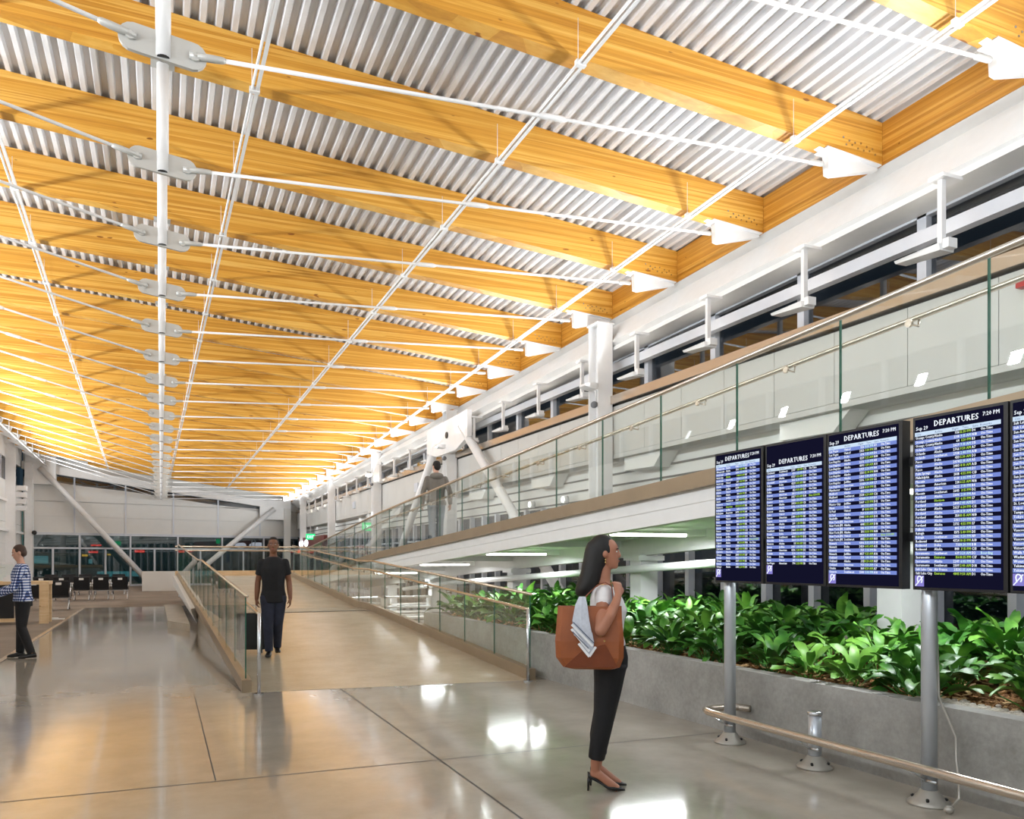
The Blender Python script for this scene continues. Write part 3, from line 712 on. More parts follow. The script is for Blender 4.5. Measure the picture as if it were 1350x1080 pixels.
for i in range(2600):
    y = random.uniform(2.3, 14.6); x = pfx(y) + random.uniform(.22, 1.0 if random.random() < .7 else 2.4); z = .57 + .04 * math.sin(x * 3 + y * 2)
    R = Euler((random.uniform(-.5, .5), random.uniform(-.5, .5), random.uniform(0, 6.28))).to_matrix()
    l, w_ = random.uniform(.02, .05), random.uniform(.006, .016)
    q = [R @ Vector(p) + Vector((x, y, z)) for p in ((-l, -w_, 0), (l, -w_, 0), (l, w_, 0), (-l, w_, 0), (-l, -w_, .008), (l, -w_, .008), (l, w_, .008), (-l, w_, .008))]
    b.hexa(q[:4], q[4:], 0 if random.random() < .62 else 1)
chip2 = plain('pale_bark_chip', (214, 178, 130), 0.9, var=.2, scale=30)
tag(b.build('bark_chips', ['mulch', chip2]), 'loose bark chips scattered over the planter mulch', 'bark chips', kind='stuff')
b = MB()
for i in range(900):
    y = random.uniform(2.25, 4.35); x = pfx(y) + .17 + abs(random.gauss(0, .09)); r = random.uniform(.012, .026)
    b.ell((x, y, .585), (r, r * random.uniform(.7, 1.2), r * .7), 6, 4)
tag(b.build('gravel', 'gravel'), 'pale gravel strip inside the planter edge at the right', 'gravel', kind='stuff')

def leaf(b, base, az, length, width, lift, droop, roll, petiole):
    ca, sa = math.cos(az), math.sin(az)
    def pt(s, t):       # s along 0..1, t across -1..1
        ang = lift - droop * s
        return s, ang
    pos = Vector(base); pts = []; n = 7; step = length / n
    # petiole
    e = pos + Vector((ca * math.cos(lift + .2) * petiole, sa * math.cos(lift + .2) * petiole, math.sin(lift + .2) * petiole))
    b.tube([pos, (pos + e) / 2 + Vector((0, 0, .01)), e], [.007, .006, .005], 4, 1)
    p = e; rows = []
    for i in range(n + 1):
        s = i / n; ang = lift - droop * s
        wdt = width * (math.sin(PI * min(1, s * .93 + .07)) ** .75) * (1 - .25 * s)
        if i == n: wdt = .002
        side = Vector((-sa, ca, 0)); nrm = Vector((-ca * math.sin(ang), -sa * math.sin(ang), math.cos(ang)))
        side = side * math.cos(roll) + nrm * math.sin(roll); wave = .012 * math.sin(s * 9 + az * 3)
        rows.append([p - side * wdt + nrm * (wdt * .38 + wave), p - nrm * .002, p + side * wdt + nrm * (wdt * .38 - wave)])
        p = p + Vector((ca * math.cos(ang), sa * math.cos(ang), math.sin(ang))) * step
    vs = [q for r in rows for q in r]; fs = []
    for i in range(n):
        for k in range(2): a = i * 3 + k; fs.append((a, a + 1, a + 4, a + 3))
    b.add(vs, fs, 0, True)
protos = []
for v in range(7):
    b = MB(); N = random.randint(19, 25)
    for i in range(N):
        az = i * 2.399 + random.uniform(-.35, .35); inner = i / N
        lift = .35 + 1.0 * inner + random.uniform(-.15, .15)
        leaf(b, (.03 * math.cos(az), .03 * math.sin(az), 0), az, random.uniform(.24, .36), random.uniform(.045, .068), lift, random.uniform(.7, 1.5), random.uniform(-.5, .5), random.uniform(.12, .26))
    me = b.build('proto', ['leaf', 'leaf']).data; me.name = 'planter_foliage'; protos.append(me)
for o in [o for o in bpy.data.objects if o.name.startswith('proto')]: bpy.data.objects.remove(o)
cnt = 0
y = 14.65
while y > 2.6:
    for row in range(6):
        if cnt > 270: break
        x = pfx(y) + .5 + .54 * row + random.uniform(-.1, .1); yy = y + random.uniform(-.14, .14) + (.22 if row % 2 else 0)
        if x > 7.9 or (abs(x - 7.25) < .35 and min(abs(yy - 6.4), abs(yy - 11.45)) < .4): continue
        if row == 0 and (yy < 4.1): x += .28
        if row == 0 and 3.9 < yy < 4.15: continue
        o = link('leafy_plant', protos[random.randrange(7)]); sc = random.uniform(.85, 1.15)
        o.location = (x, yy, .5 + (.04 * row)); o.rotation_euler = (0, 0, random.uniform(0, 6.28)); o.scale = (sc, sc, sc * random.uniform(.9, 1.08))
        tag(o, 'broad leaved green plant growing in the long concrete planter', 'plant', 'leafy plants in the concrete planter'); cnt += 1
    y -= .47

# ------------------------------------------------------------------ departures boards
A = Vector((4.58, 5.84, 0)); BDIR = Vector((.0251, -.9997, 0)); NRM = Vector((-.9997, -.0251, 0))     # along the row, towards the hall
BROT = math.atan2(BDIR.y, BDIR.x)        # local x runs along the row, local -y towards the hall
_gl = {}
def glyph(ch):
    if ch in _gl: return _gl[ch]
    cu = bpy.data.curves.new('glyph', 'FONT'); cu.body = ch; cu.size = 1.0; cu.resolution_u = 1
    ob = bpy.data.objects.new('glyph', cu); COL.objects.link(ob)
    dg = bpy.context.evaluated_depsgraph_get(); me = bpy.data.meshes.new_from_object(ob.evaluated_get(dg))
    vs = [(v.co.x, v.co.y) for v in me.vertices]; fs = [tuple(p.vertices) for p in me.polygons]
    bpy.data.objects.remove(ob); bpy.data.curves.remove(cu); bpy.data.meshes.remove(me)
    w_ = max([v[0] for v in vs]) + .07 if vs else .3
    _gl[ch] = (vs, fs, w_); return _gl[ch]
def text(b, s, x, z, size, y, mi=0, align='L', bold=0.0, sx=1.0):
    wd = sum((glyph(c)[2] if c != ' ' else .28) for c in s) * size * sx
    if align == 'R': x -= wd
    if align == 'C': x -= wd / 2
    for dx in ((0, bold) if bold else (0,)):
        cx = x + dx
        for c in s:
            if c != ' ':
                vs, fs, _w = glyph(c)
                b.add([(cx + v[0] * size * sx, y, z + v[1] * size) for v in vs], fs, mi)
            cx += (glyph(c)[2] if c != ' ' else .28) * size * sx
AIR = ['Alaska', 'Delta', 'Southwest', 'American', 'United', 'Alaska', 'JetBlue', 'Alaska']
C1 = ['Albuquerque', 'Anchorage', 'Anchorage', 'Atlanta', 'Atlanta', 'Austin', 'Baltimore', 'Bellingham', 'Boise', 'Boise', 'Boston', 'Boston', 'Burbank', 'Calgary', 'Charlotte', 'Chicago', 'Chicago', 'Chicago']
C2 = ['Cincinnati', 'Cleveland', 'Dallas', 'Dallas', 'Denver', 'Denver', 'Denver', 'Detroit', 'Dubai', 'Eugene', 'Fairbanks', 'Frankfurt', 'Fresno', 'Honolulu', 'Houston', 'Juneau', 'Kahului', 'Kona', 'Las Vegas']
C3 = ['Las Vegas', 'Las Vegas', 'Long Beach', 'Los Angeles', 'Los Angeles', 'Los Angeles', 'Los Angeles', 'Los Angeles', 'Los Angeles', 'Los Angeles', 'Los Angeles', 'Manchester', 'Medford', 'Medford', 'Medford', 'Mexico City', 'Miami', 'St Paul', 'St Paul',
      'Nashville', 'New York-JFK', 'New York-JFK', 'New York-JFK', 'New York-JFK', 'New York-JFK', 'New York-JFK', 'Newark', 'Newark', 'Newark', 'Newark', 'Oakland', 'Oakland', 'Oakland', 'Omaha', 'Ontario']
C4 = ['Orange County', 'Orange County', 'Orange County', 'Orlando', 'Orlando', 'Orlando', 'Pasco', 'Pasco', 'Pasco', 'Palm Springs', 'Philadelphia', 'Phoenix', 'Phoenix', 'Phoenix', 'Phoenix', 'Portland', 'Portland', 'Portland', 'Portland', 'Portland', 'Portland', 'Portland', 'Portland', 'Pullman',
      'Raleigh', 'Raleigh', 'Redmond', 'Redmond', 'Redmond', 'Sacramento', 'Sacramento', 'Sacramento', 'Sacramento', 'Salt Lake City', 'Salt Lake City']
C5 = ['Salt Lake City', 'Salt Lake City', 'San Antonio', 'San Antonio', 'San Diego', 'San Diego', 'San Diego', 'San Francisco', 'San Francisco', 'San Francisco', 'San Francisco', 'San Jose', 'San Jose', 'San Jose', 'Spokane', 'Spokane', 'Spokane', 'Spokane', 'St. Louis', 'Taipei', 'Tampa', 'Tokyo', 'Tucson',
      'Vancouver', 'Vancouver', 'Vancouver', 'Vancouver', 'Victoria', 'Victoria', 'Walla Walla', 'Washington', 'Wenatchee', 'Yakima', 'Yakima']
A4 = ['Alaska', 'Alaska', 'Alaska', 'Spirit', 'Alaska', 'Southwest', 'Delta', 'Alaska', 'Alaska', 'Alaska', 'Alaska', 'American', 'American', 'Alaska', 'Southwest', 'Alaska', 'Horizon', 'Alaska', 'Alaska', 'Alaska', 'Alaska', 'Alaska', 'Alaska', 'Alaska', 'Alaska', 'Southwest', 'Alaska', 'Delta', 'Alaska', 'Southwest', 'Emirates', 'Alaska', 'Southwest', 'Air France', 'Emirates']
G4 = {16: 1, 30: 1, 34: 1}
boards = [(-.04, .605, C1, 0, 34, 'leftmost departures screen, beside the woman'), (.59, .638, C2, .095, 29, 'second departures screen from the left, with a taller dark top band'),
          (1.238, .645, C3, 0, 35, 'third departures screen from the left, left of the gap'), (1.966, .638, C4, 0, 35, 'fourth departures screen, right of the gap, showing Orange County first'), (2.618, .638, C5, 0, 34, 'rightmost departures screen, cut by the frame edge')]
random.seed(11)
for bi, (s0, wd, cities, drop, nrow, lab) in enumerate(boards):
    loc = A + BDIR * s0 + NRM * .13
    t = thing('departures_screen', 'tall ' + lab, 'screen', (loc.x, loc.y, 1.405), BROT, 'departures screens')
    Hh = 1.115; b = MB(); b.box((0, -.0, 0), (wd, .075, Hh)); cs = b.build('casing', 'dark', t)
    y = -.002; m = .017
    b = MB(); b.box((m, -.002, m), (wd - m * 1.6, .0, Hh - m)); b.build('display_panel', 'scr', t)
    x0, x1 = m, wd - m * 1.6 - .014; W_ = x1 - x0; top = Hh - m - drop
    b = MB(); hb = top - .082
    b.box((x0, -.0035, hb - .026), (x1, -.002, hb)); b.build('header_bar', 'scr_head', t)
    rh = .0256; first_blue = (bi in (0, 2))
    rb = MB(); wt = MB(); gt = MB(); ct = MB(); dk = MB(); r0 = hb - .026; yt = -.0045
    text(wt, 'DEPARTURES', x0 + W_ * .5, top - .058, .052, yt, 0, 'C', .003, .92)
    text(wt, 'Sep 29', x0 + .008, top - .070, .034, yt, 0, 'L', .002, .9); text(wt, '7:20 PM', x1 - .006, top - .044, .034, yt, 0, 'R', .002, .9)
    for s, fx in (('City', .02), ('Airline', .25), ('Flight', .46), ('Time', .58), ('Gate', .69), ('Remarks', .78)): text(dk, s, x0 + W_ * fx, hb - .02, .019, yt)
    for r in range(nrow):
        z1 = r0 - rh * r; blue = (r % 2 == 0) == first_blue
        if z1 - rh < m + .0: break
        if blue: rb.box((x0, -.0032, z1 - rh), (x1, -.002, z1))
        c = cities[min(r * len(cities) // nrow, len(cities) - 1)] if len(cities) < nrow else cities[min(r, len(cities) - 1)]
        al = A4[r] if bi == 3 else AIR[random.randrange(len(AIR))]
        zt = z1 - rh + .0065; sz = .0235; special = (bi == 3 and r in G4) or (bi != 3 and random.random() < .07)
        if bi == 3 and r == 16: al = 'Horizon'
        text(wt, c, x0 + .006, zt, sz, yt, 0, 'L', .0016, .84)
        tgt = (ct if blue else gt) if special else wt
        text(tgt, al, x0 + W_ * .245, zt, sz, yt, 0, 'L', .0016, .84)
        text(tgt, str(random.choice([random.randint(10, 999), random.randint(1000, 4999), random.randint(2000, 2999)])), x0 + W_ * .545, zt, sz, yt, 0, 'R', .0016, .84)
        text(ct if blue else gt, '%d:%02d %s' % (random.randint(1, 12), random.choice([5, 10, 15, 20, 25, 30, 35, 40, 50, 55]), random.choice(['PM', 'AM'])), x0 + W_ * .675, zt, sz, yt, 0, 'R', .0018, .84)
        text(wt, random.choice('ABCDNS') + str(random.randint(1, 18)), x0 + W_ * .685, zt, sz, yt, 0, 'L', .0016, .84)
        st = 'On-Time'
        if bi == 3 and r == 29: st = 'Boarding'; text(ct, st, x0 + W_ * .785, zt, sz, yt, 0, 'L', .0016, .84)
        elif bi in (0, 1, 2) and r == (24, 8, 24)[bi]: text(gt, 'Now 11:30 PM', x0 + W_ * .785, zt, sz, yt, 0, 'L', .0016, .74)
        else: text(wt, st, x0 + W_ * .785, zt, sz, yt, 0, 'L', .0016, .84)
    rb.build('blue_rows', 'scr_blue', t); wt.build('white_text', 't_white', t); gt.build('green_text', 't_green', t); ct.build('cyan_text', 't_cyan', t); dk.build('heading_text', 't_dark', t)
    zi = r0 - rh * nrow - .005; zi = max(zi, m + .076)
    if bi == 1: zi = r0 - rh * nrow - .002
    b = MB(); b.box((x0, -.0036, zi - .07), (x0 + .066, -.002, zi)); ic = b.build('hearing_icon', 'icon', t)
    b = MB(); ear = [(x0 + .034 + .02 * math.cos(a) * (1 - .1 * a), -.005, zi - .028 + .024 * math.sin(a)) for a in [k * .35 - .9 for k in range(12)]]
    b.tube(ear + [(x0 + .026, -.005, zi - .05)], .0042, 5); b.tube([(x0 + .006, -.005, zi - .066), (x0 + .062, -.005, zi - .005)], .0035, 5); b.build('icon_symbol', 't_white', ic)
def post_base(o):
    b = MB(); b.lathe((0, 0, 0), [(.135, .0), (.135, .012), (.10, .035), (.075, .062), (.058, .09), (.05, .095)], 24); base = b.build('flared_base', 'castgrey', o)
    b = MB()
    for k in range(4): a = k * PI / 2 + .6; b.disc_h((.1 * math.cos(a), .1 * math.sin(a), .042), .011, (math.cos(a) * .5, math.sin(a) * .5, .8), .016, 8)
    b.build('bolt', 'dark', base)
for (px, py, lab) in ((4.58, 5.84, 'tall silver round post carrying the left three departures screens'), (4.632, 3.86, 'tall silver round post carrying the right departures screens')):
    o = thing('screen_post', lab, 'post', (px, py, 0)); post_base(o)
    b = MB(); b.tube([(0, 0, .05), (0, 0, 2.3)], .05, 20); b.build('pole', 'alu', o)
    for za in (1.6, 2.0):
        b = MB(); b.box((-.055, -.5, za), (.05, .02, za + .06)); b.build('mounting_arm', 'dark', o)
b = MB(); p, q = A + BDIR * .2 + NRM * .052, A + BDIR * 3.2 + NRM * .052
for z in (1.72, 2.22): b.hexa([(p.x - .02, p.y, z), (p.x + .04, p.y, z), (q.x + .04, q.y, z), (q.x - .02, q.y, z)], [(p.x - .02, p.y, z + .06), (p.x + .04, p.y, z + .06), (q.x + .04, q.y, z + .06), (q.x - .02, q.y, z + .06)])
tag(b.build('screen_mount_rail', 'dark'), 'black mounting rails behind the departures screens', 'mount')
o = thing('short_post', 'short silver bollard post with flared base under the guard rail', 'post', (4.63, 4.88, 0)); post_base(o)
b = MB(); b.tube([(0, 0, .05), (0, 0, .40)], .05, 20); b.build('pole', 'alu', o)
b = MB(); b.tube([(0, 0, .40), (0, 0, .412), (0, 0, .43), (0, 0, .435)], [.052, .058, .058, .04], 20); b.build('cap', 'chrome', o)
t = thing('guard_rail', 'low bent steel guard rail running in front of the screen posts', 'guard rail')
pts = [A + BDIR * s + NRM * n + Vector((0, 0, .272)) for s, n in [(-.02, -.24), (-.13, -.2), (-.17, -.1), (-.17, .06), (-.14, .15), (-.06, .19), (.2, .2), (1.0, .2), (2.0, .2), (3.0, .2), (3.9, .2)]]
b = MB(); b.tube(pts, .031, 14); b.build('rail_tube', 'bronze', t)
for s in (.0, .98, 1.98):
    p = A + BDIR * s; b = MB()
    b.tube([p + NRM * .2 + BDIR * -.03 + Vector((0, 0, .255)), p + NRM * .06 + BDIR * .02 + Vector((0, 0, .16)), p + NRM * .045 + Vector((0, 0, .16))], .008, 6)
    b.tube([p + NRM * .055 + BDIR * .0 + Vector((0, 0, .16)), p + NRM * .055 + BDIR * .1 + Vector((0, 0, .165))], .011, 6); b.build('rail_bracket', 'chrome', t)
b = MB(); p = A + BDIR * 1.98
b.tube([p + NRM * -.05 + BDIR * .02 + Vector((0, 0, 1.1)), p + NRM * -.055 + BDIR * .03 + Vector((0, 0, .7)), p + NRM * -.1 + BDIR * .12 + Vector((0, 0, .45)), p + NRM * -.09 + BDIR * .13 + Vector((0, 0, .3)), p + NRM * -.02 + BDIR * .2 + Vector((0, 0, .2)), p + NRM * .03 + BDIR * .24 + Vector((0, 0, .1)), p + NRM * .06 + BDIR * .2 + Vector((0, 0, .03))], .009, 6)
b.ell(p + NRM * .07 + BDIR * .2 + Vector((0, 0, .025)), (.03, .03, .025))
tag(b.build('flexible_conduit', 'castgrey'), 'grey flexible cable conduit beside the right screen post', 'cable')

# ------------------------------------------------------------------ people
def remesh(mb, voxel, smooth=6, name='body'):
    o = mb.build('tmp_body', 'white'); md = o.modifiers.new('r', 'REMESH'); md.mode = 'VOXEL'; md.voxel_size = voxel; md.use_smooth_shade = True
    if smooth: s = o.modifiers.new('s', 'SMOOTH'); s.iterations = smooth; s.factor = .5
    dg = bpy.context.evaluated_depsgraph_get(); me = bpy.data.meshes.new_from_object(o.evaluated_get(dg)); me.name = name
    old = o.data; bpy.data.objects.remove(o); bpy.data.meshes.remove(old); return me
def part_mesh(name, mb, mat, parent, voxel=.01, smooth=6):
    me = remesh(mb, voxel, smooth, name); me.materials.clear(); me.materials.append(M[mat])
    for p in me.polygons: p.use_smooth = True; p.material_index = 0
    return link(name, me, parent)
def V(*a): return Vector(a)
def loft(b, secs, seg=16):
    """secs: (x, y, z, rx, ry) horizontal rings"""
    b.rings([[V(x + rx * math.cos(2 * PI * k / seg), y + ry * math.sin(2 * PI * k / seg), z) for k in range(seg)] for x, y, z, rx, ry in secs])
def limb(b, pts, seg=12):
    """pts: (x, y, z, r)"""
    b.tube([p[:3] for p in pts], [p[3] for p in pts], seg)
    b.ell(pts[0][:3], (pts[0][3],) * 3, 10, 6); b.ell(pts[-1][:3], (pts[-1][3],) * 3, 10, 6)
def head(b, c, s=1.0, turn=0.0, tilt=0.0):
    R = Euler((tilt, 0, turn)).to_matrix(); c = Vector(c)
    secs = [(-.114, .022, .078, .03), (-.102, .040, .088, .0), (-.082, .052, .090, -.04), (-.056, .060, .088, -.062), (-.03, .066, .086, -.078), (0, .071, .086, -.092), (.03, .074, .089, -.099),
            (.06, .073, .082, -.098), (.088, .062, .060, -.082), (.108, .038, .026, -.05), (.117, .012, -.004, -.02)]
    rs = []
    for z, rx, yf, yb in secs:
        cy, ry = (yf + yb) / 2, (yf - yb) / 2
        rs.append([c + R @ (V(rx * math.cos(a), cy + ry * math.sin(a), z) * s) for a in [2 * PI * k / 20 for k in range(20)]])
    b.rings(rs)
    b.rings([[c + R @ (V(w_ * math.cos(a), y_ + d_ * math.sin(a), z_) * s) for a in [2 * PI * k / 8 for k in range(8)]] for z_, y_, w_, d_ in
             ((.028, .084, .008, .008), (.0, .092, .011, .013), (-.022, .098, .016, .016), (-.034, .092, .015, .010), (-.040, .084, .008, .006))])
    for sx in (-1, 1): b.ell(c + R @ (V(sx * .074, -.008, -.008) * s), (.014 * s, .02 * s, .032 * s), 10, 6, 0, R)
    b.ell(c + R @ (V(0, .086, -.058) * s), (.024 * s, .010 * s, .010 * s), 10, 6, 0, R)
    return lambda x, y, z: c + R @ (V(x, y, z) * s)
def face(P, parent, s=1.0, lip='lip', eyes=True, brow='hair_dark'):
    for sx in (-1, 1):
        b = MB(); b.ell(P(sx * .031, .077, .008), (.0105 * s, .0085 * s, .0055 * s), 10, 6); e = b.build('eye', 'eye_white', parent)
        b = MB(); b.ell(P(sx * .031, .0842, .008), (.0058 * s, .003 * s, .0056 * s), 8, 6); b.build('iris', 'iris', e)
        b = MB(); b.tube([P(sx * .014, .089, .026), P(sx * .032, .0885, .031), P(sx * .05, .076, .026)], .0035 * s, 6); b.build('eyebrow', brow, parent)
    b = MB(); b.ell(P(0, .0965, -.0545), (.020 * s, .004 * s, .004 * s), 10, 6); b.ell(P(0, .0955, -.0625), (.018 * s, .005 * s, .005 * s), 10, 6); b.build('lips', lip, parent)
def hand(b, w, d, lat, s=1.0, curl=.5, thumb=1):
    """w wrist, d pointing direction, lat direction of the thumb side, palm normal = d x lat"""
    w = Vector(w); d = Vector(d).normalized(); lat = (Vector(lat) - d * Vector(lat).dot(d)).normalized(); nr = d.cross(lat) * thumb
    def P(a, l, n_): return w + (d * a + lat * l + nr * n_) * s
    b.rings([[P(a, hw * math.cos(t), hn * math.sin(t)) for t in [2 * PI * k / 12 for k in range(12)]] for a, hw, hn in ((-.01, .026, .02), (.015, .033, .019), (.05, .041, .017), (.08, .042, .014), (.095, .036, .010))])
    for i, (l, ln) in enumerate(((.031, .068), (.0105, .078), (-.0105, .073), (-.031, .056))):
        c1, c2, c3 = curl * (.5 + .08 * i), curl * (1.3 + .1 * i), curl * (1.9 + .1 * i); p = P(.084, l, 0); pts = [p]
        for f, ang in ((.45, c1), (.32, c2), (.23, c3)):
            q = pts[-1] + (d * math.cos(ang) + nr * math.sin(ang)) * ln * f * s + lat * (.0012 * (1.5 - i)) * s; pts.append(q)
        b.tube(pts, [.0092 * s, .0088 * s, .008 * s, .0066 * s], 8); b.ell(pts[-1], (.0066 * s,) * 3, 8, 5)
    p0 = P(.018, .026, .004); p1 = P(.046, .052, .012); p2 = P(.072, .058, .022); p3 = P(.092, .052, .032)
    b.tube([p0, p1, p2, p3], [.015 * s, .0115 * s, .0098 * s, .0075 * s], 8); b.ell(p3, (.0075 * s,) * 3, 8, 5)
def shoe(b, ank, fwd, L=.27, h=.085, wdt=.045):
    fwd = Vector((fwd[0], fwd[1], 0)).normalized(); lat = V(-fwd.y, fwd.x, 0); a = Vector((ank[0], ank[1], ank[2]))
    rs = []
    for t, w_, hh in ((-.075, .022, .05), (-.06, .034, h), (0, .038, h), (.05, wdt * .9, .07), (.11, wdt, .055), (.16, wdt * .85, .042), (L - .085, .016, .026)):
        c = a + fwd * t
        rs.append([c + lat * (w_ * math.cos(q)) + V(0, 0, max(0, .5 * hh + .5 * hh * math.sin(q)) if math.sin(q) > -.3 else 0) for q in [2 * PI * k / 12 for k in range(12)]])
    b.rings(rs)

# --- woman with the tote bag (local frame: +y is where she looks, +x her right)
w_ang = math.atan2(-1.0, 0.02)           # towards the screens and slightly to the camera side
def person(name, lab, loc, look): return thing('person', lab, 'person', loc, math.atan2(-look[0], look[1]))
W = person('woman', 'woman in white top and black trousers carrying a tan tote, looking at the screens', (2.82, 5.03, 0), (.88, -.46))
b = MB()
loft(b, [(0, .07, .86, .14, .10), (0, .065, .93, .148, .105), (0, .06, 1.0, .135, .092), (0, .055, 1.08, .125, .09), (0, .06, 1.17, .135, .10), (0, .065, 1.25, .15, .115), (0, .05, 1.33, .165, .10), (0, .03, 1.385, .15, .075), (0, .025, 1.42, .09, .055), (0, .03, 1.44, .055, .05)])
limb(b, [(0, .02, 1.40, .056), (0, .03, 1.46, .05), (0, .035, 1.55, .047)])
HW = head(b, (0, .045, 1.648), .98)
# right arm, bent with the hand at the strap
limb(b, [(.17, .03, 1.365, .053), (.25, .015, 1.27, .047), (.335, .005, 1.175, .042), (.365, .0, 1.135, .04)]); limb(b, [(.365, .0, 1.135, .041), (.345, .055, 1.225, .039), (.30, .10, 1.31, .031), (.27, .118, 1.36, .025)])
hand(b, (.268, .12, 1.366), (-.45, -.05, .85), (-.5, .8, -.1), .92, 1.0, 1)
# left arm down in front, hidden behind the body
limb(b, [(-.165, .03, 1.365, .05), (-.19, .02, 1.22, .043), (-.195, .03, 1.10, .037)]); limb(b, [(-.195, .03, 1.10, .037), (-.21, .02, .98, .033), (-.215, .02, .88, .025)])
hand(b, (-.215, .02, .875), (.0, .02, -1), (.2, .95, .1), .9, .6, 1)
for sx, dy in ((.085, .0), (-.085, .02)):
    limb(b, [(sx * .8, .065, .87, .08), (sx * .95, .06, .72, .074), (sx * .9, .035, .52, .055), (sx * .85, .0, .36, .052), (sx * .8, -.025 + dy, .20, .036), (sx * .78, -.03 + dy, .145, .031)])
    a = V(sx * .78, -.03 + dy, .12)
    b.tube([a + V(0, -.035, .0), a + V(0, .03, -.01), a + V(0, .10, -.07), a + V(0, .16, -.105)], [.026, .032, .034, .026], 10)
part_mesh('body', b, 'skin_tan', W, .0075, 4)
face(HW, W, .98, 'lip')
b = MB()   # hair: cap and long fall down the back
c = V(0, .045, 1.648)
b.ell(c + V(0, -.026, .026), (.084, .094, .106), 20, 12)
b.ell(c + V(0, -.05, -.03), (.086, .07, .11), 16, 10)
loft(b, [(0, .0, 1.745, .045, .05), (0, -.012, 1.72, .066, .068), (0, -.02, 1.68, .080, .078), (0, -.026, 1.64, .087, .08), (0, -.036, 1.59, .090, .079), (0, -.05, 1.52, .096, .078), (0, -.072, 1.44, .098, .082), (0, -.10, 1.385, .09, .07), (0, -.12, 1.345, .06, .04)])
hr = part_mesh('hair', b, 'hair_black', W, .008, 14)
b = MB()   # sleeveless white knit top
loft(b, [(0, .068, 1.0, .160, .120), (0, .066, 1.02, .158, .118), (0, .06, 1.08, .142, .106), (0, .062, 1.17, .150, .114), (0, .066, 1.25, .166, .130), (0, .05, 1.33, .180, .114), (0, .034, 1.385, .160, .088), (0, .028, 1.412, .11, .068)])
limb(b, [(.13, .03, 1.37, .066), (.18, .028, 1.35, .064), (.215, .022, 1.312, .059)]); limb(b, [(-.13, .03, 1.37, .066), (-.172, .028, 1.355, .064), (-.188, .025, 1.31, .058)])
part_mesh('top', b, 'white_cloth', W, .009, 4)
b = MB()   # slim black trousers, cropped
loft(b, [(0, .072, .84, .165, .126), (0, .070, .92, .174, .132), (0, .062, .99, .166, .124), (0, .06, 1.04, .155, .116)])
for sx, dy in ((.085, .0), (-.085, .02)):
    b.tube([(sx, .075, .88), (sx * .98, .06, .72), (sx * .9, .035, .52), (sx * .85, .002, .36), (sx * .8, -.022 + dy, .22)], [.115, .096, .073, .067, .058], 16)
part_mesh('trousers', b, 'black_trouser', W, .009, 4)
for sx, dy in ((.066, .0), (-.066, .02)):
    b = MB(); a = V(sx, -.03 + dy, 0)
    rs = []
    for y_, zlo, zhi, hw in ((-.052, .085, .135, .012), (-.04, .082, .128, .027), (-.01, .072, .10, .030), (.04, .045, .072, .033), (.09, .012, .045, .037), (.125, .003, .046, .038), (.16, .003, .036, .030), (.205, .004, .018, .006)):
        rs.append([a + V(hw * math.cos(q), y_, (zlo + zhi) / 2 + (zhi - zlo) / 2 * math.sin(q)) for q in [2 * PI * k / 12 for k in range(12)]])
    b.rings(rs); sh = b.build('high_heel_shoe', 'shoe', W)
    b = MB(); b.tube([a + V(0, -.038, .09), a + V(0, -.046, .05), a + V(0, -.048, .0)], [.016, .009, .007], 8); b.build('stiletto_heel', 'shoe', sh)
b = MB()
for sx in (1, -1): b.ell(HW(sx * .076, -.004, -.05), (.006, .006, .009), 8, 6); b.ell(HW(sx * .077, -.004, -.068), (.006, .006, .007), 8, 6)
b.build('earrings', 'gold', W)
b = MB(); b.tube([(.075 * math.cos(a), .03 + .058 * math.sin(a), 1.425 - .012 * math.sin(a)) for a in [2 * PI * k / 20 for k in range(21)]], .0035, 6); b.build('necklace', 'gold', W)
# tote on her right shoulder
Bg = thing('tote_bag', 'large tan leather tote bag hanging from the shoulder of the woman', 'bag', (2.82, 5.03, 0), math.atan2(-.88, -.46))
cx = .262
def bagring(z, ya, yb, hx):
    ya = ya * .92 - .05; yb = yb * .92 - .05; hx = hx * .85
    return [(cx - hx, ya, z), (cx + hx * .6, ya - .004, z + .002), (cx + hx, ya + .03, z), (cx + hx, yb - .03, z), (cx + hx * .6, yb + .004, z + .002), (cx - hx, yb, z)]
b = MB()
rs = [bagring(.872, -.16, .155, .055), bagring(.885, -.21, .19, .075), bagring(.95, -.262, .215, .088), bagring(1.06, -.268, .218, .082), bagring(1.20, -.256, .205, .06), bagring(1.29, -.248, .202, .048)]
rs[5] = [(x, y, z + (.0 if abs(y) > .15 else 0)) for x, y, z in rs[5]]
b.rings([[V(*p) for p in r] for r in rs], 0, False, False)
b.add(rs[0], [(5, 4, 3, 2, 1, 0)]); inner = [(cx + (x - cx) * .8, y * .96, z - .0) for x, y, z in rs[5]]; deep = [(x, y, z - .2) for x, y, z in inner]
b.rings([[V(*p) for p in rs[5]], [V(*p) for p in inner], [V(*p) for p in deep]], 1, False, False); b.add(deep, [(0, 1, 2, 3, 4, 5)], 1)
b.build('bag_body', ['leather', 'leather_dark'], Bg)
b = MB()   # folded darker corner panels on the outer face
xo = cx + .080
b.hexa([(xo - .022, -.24, .892), (xo - .022, .115, .888), (xo - .008, .03, 1.045), (xo - .008, -.12, 1.0)], [(xo - .008, -.24, .892), (xo - .008, .115, .888), (xo, .03, 1.045), (xo, -.12, 1.0)])
b.build('fold_panel', 'leather_dark', Bg)
b = MB()
for (y_, z_) in ((.0, 1.10), (.025, 1.065)): b.disc_h((xo - .004, y_, z_), .007, (1, 0, 0), .012, 10)
b.build('stud', 'gold', Bg)
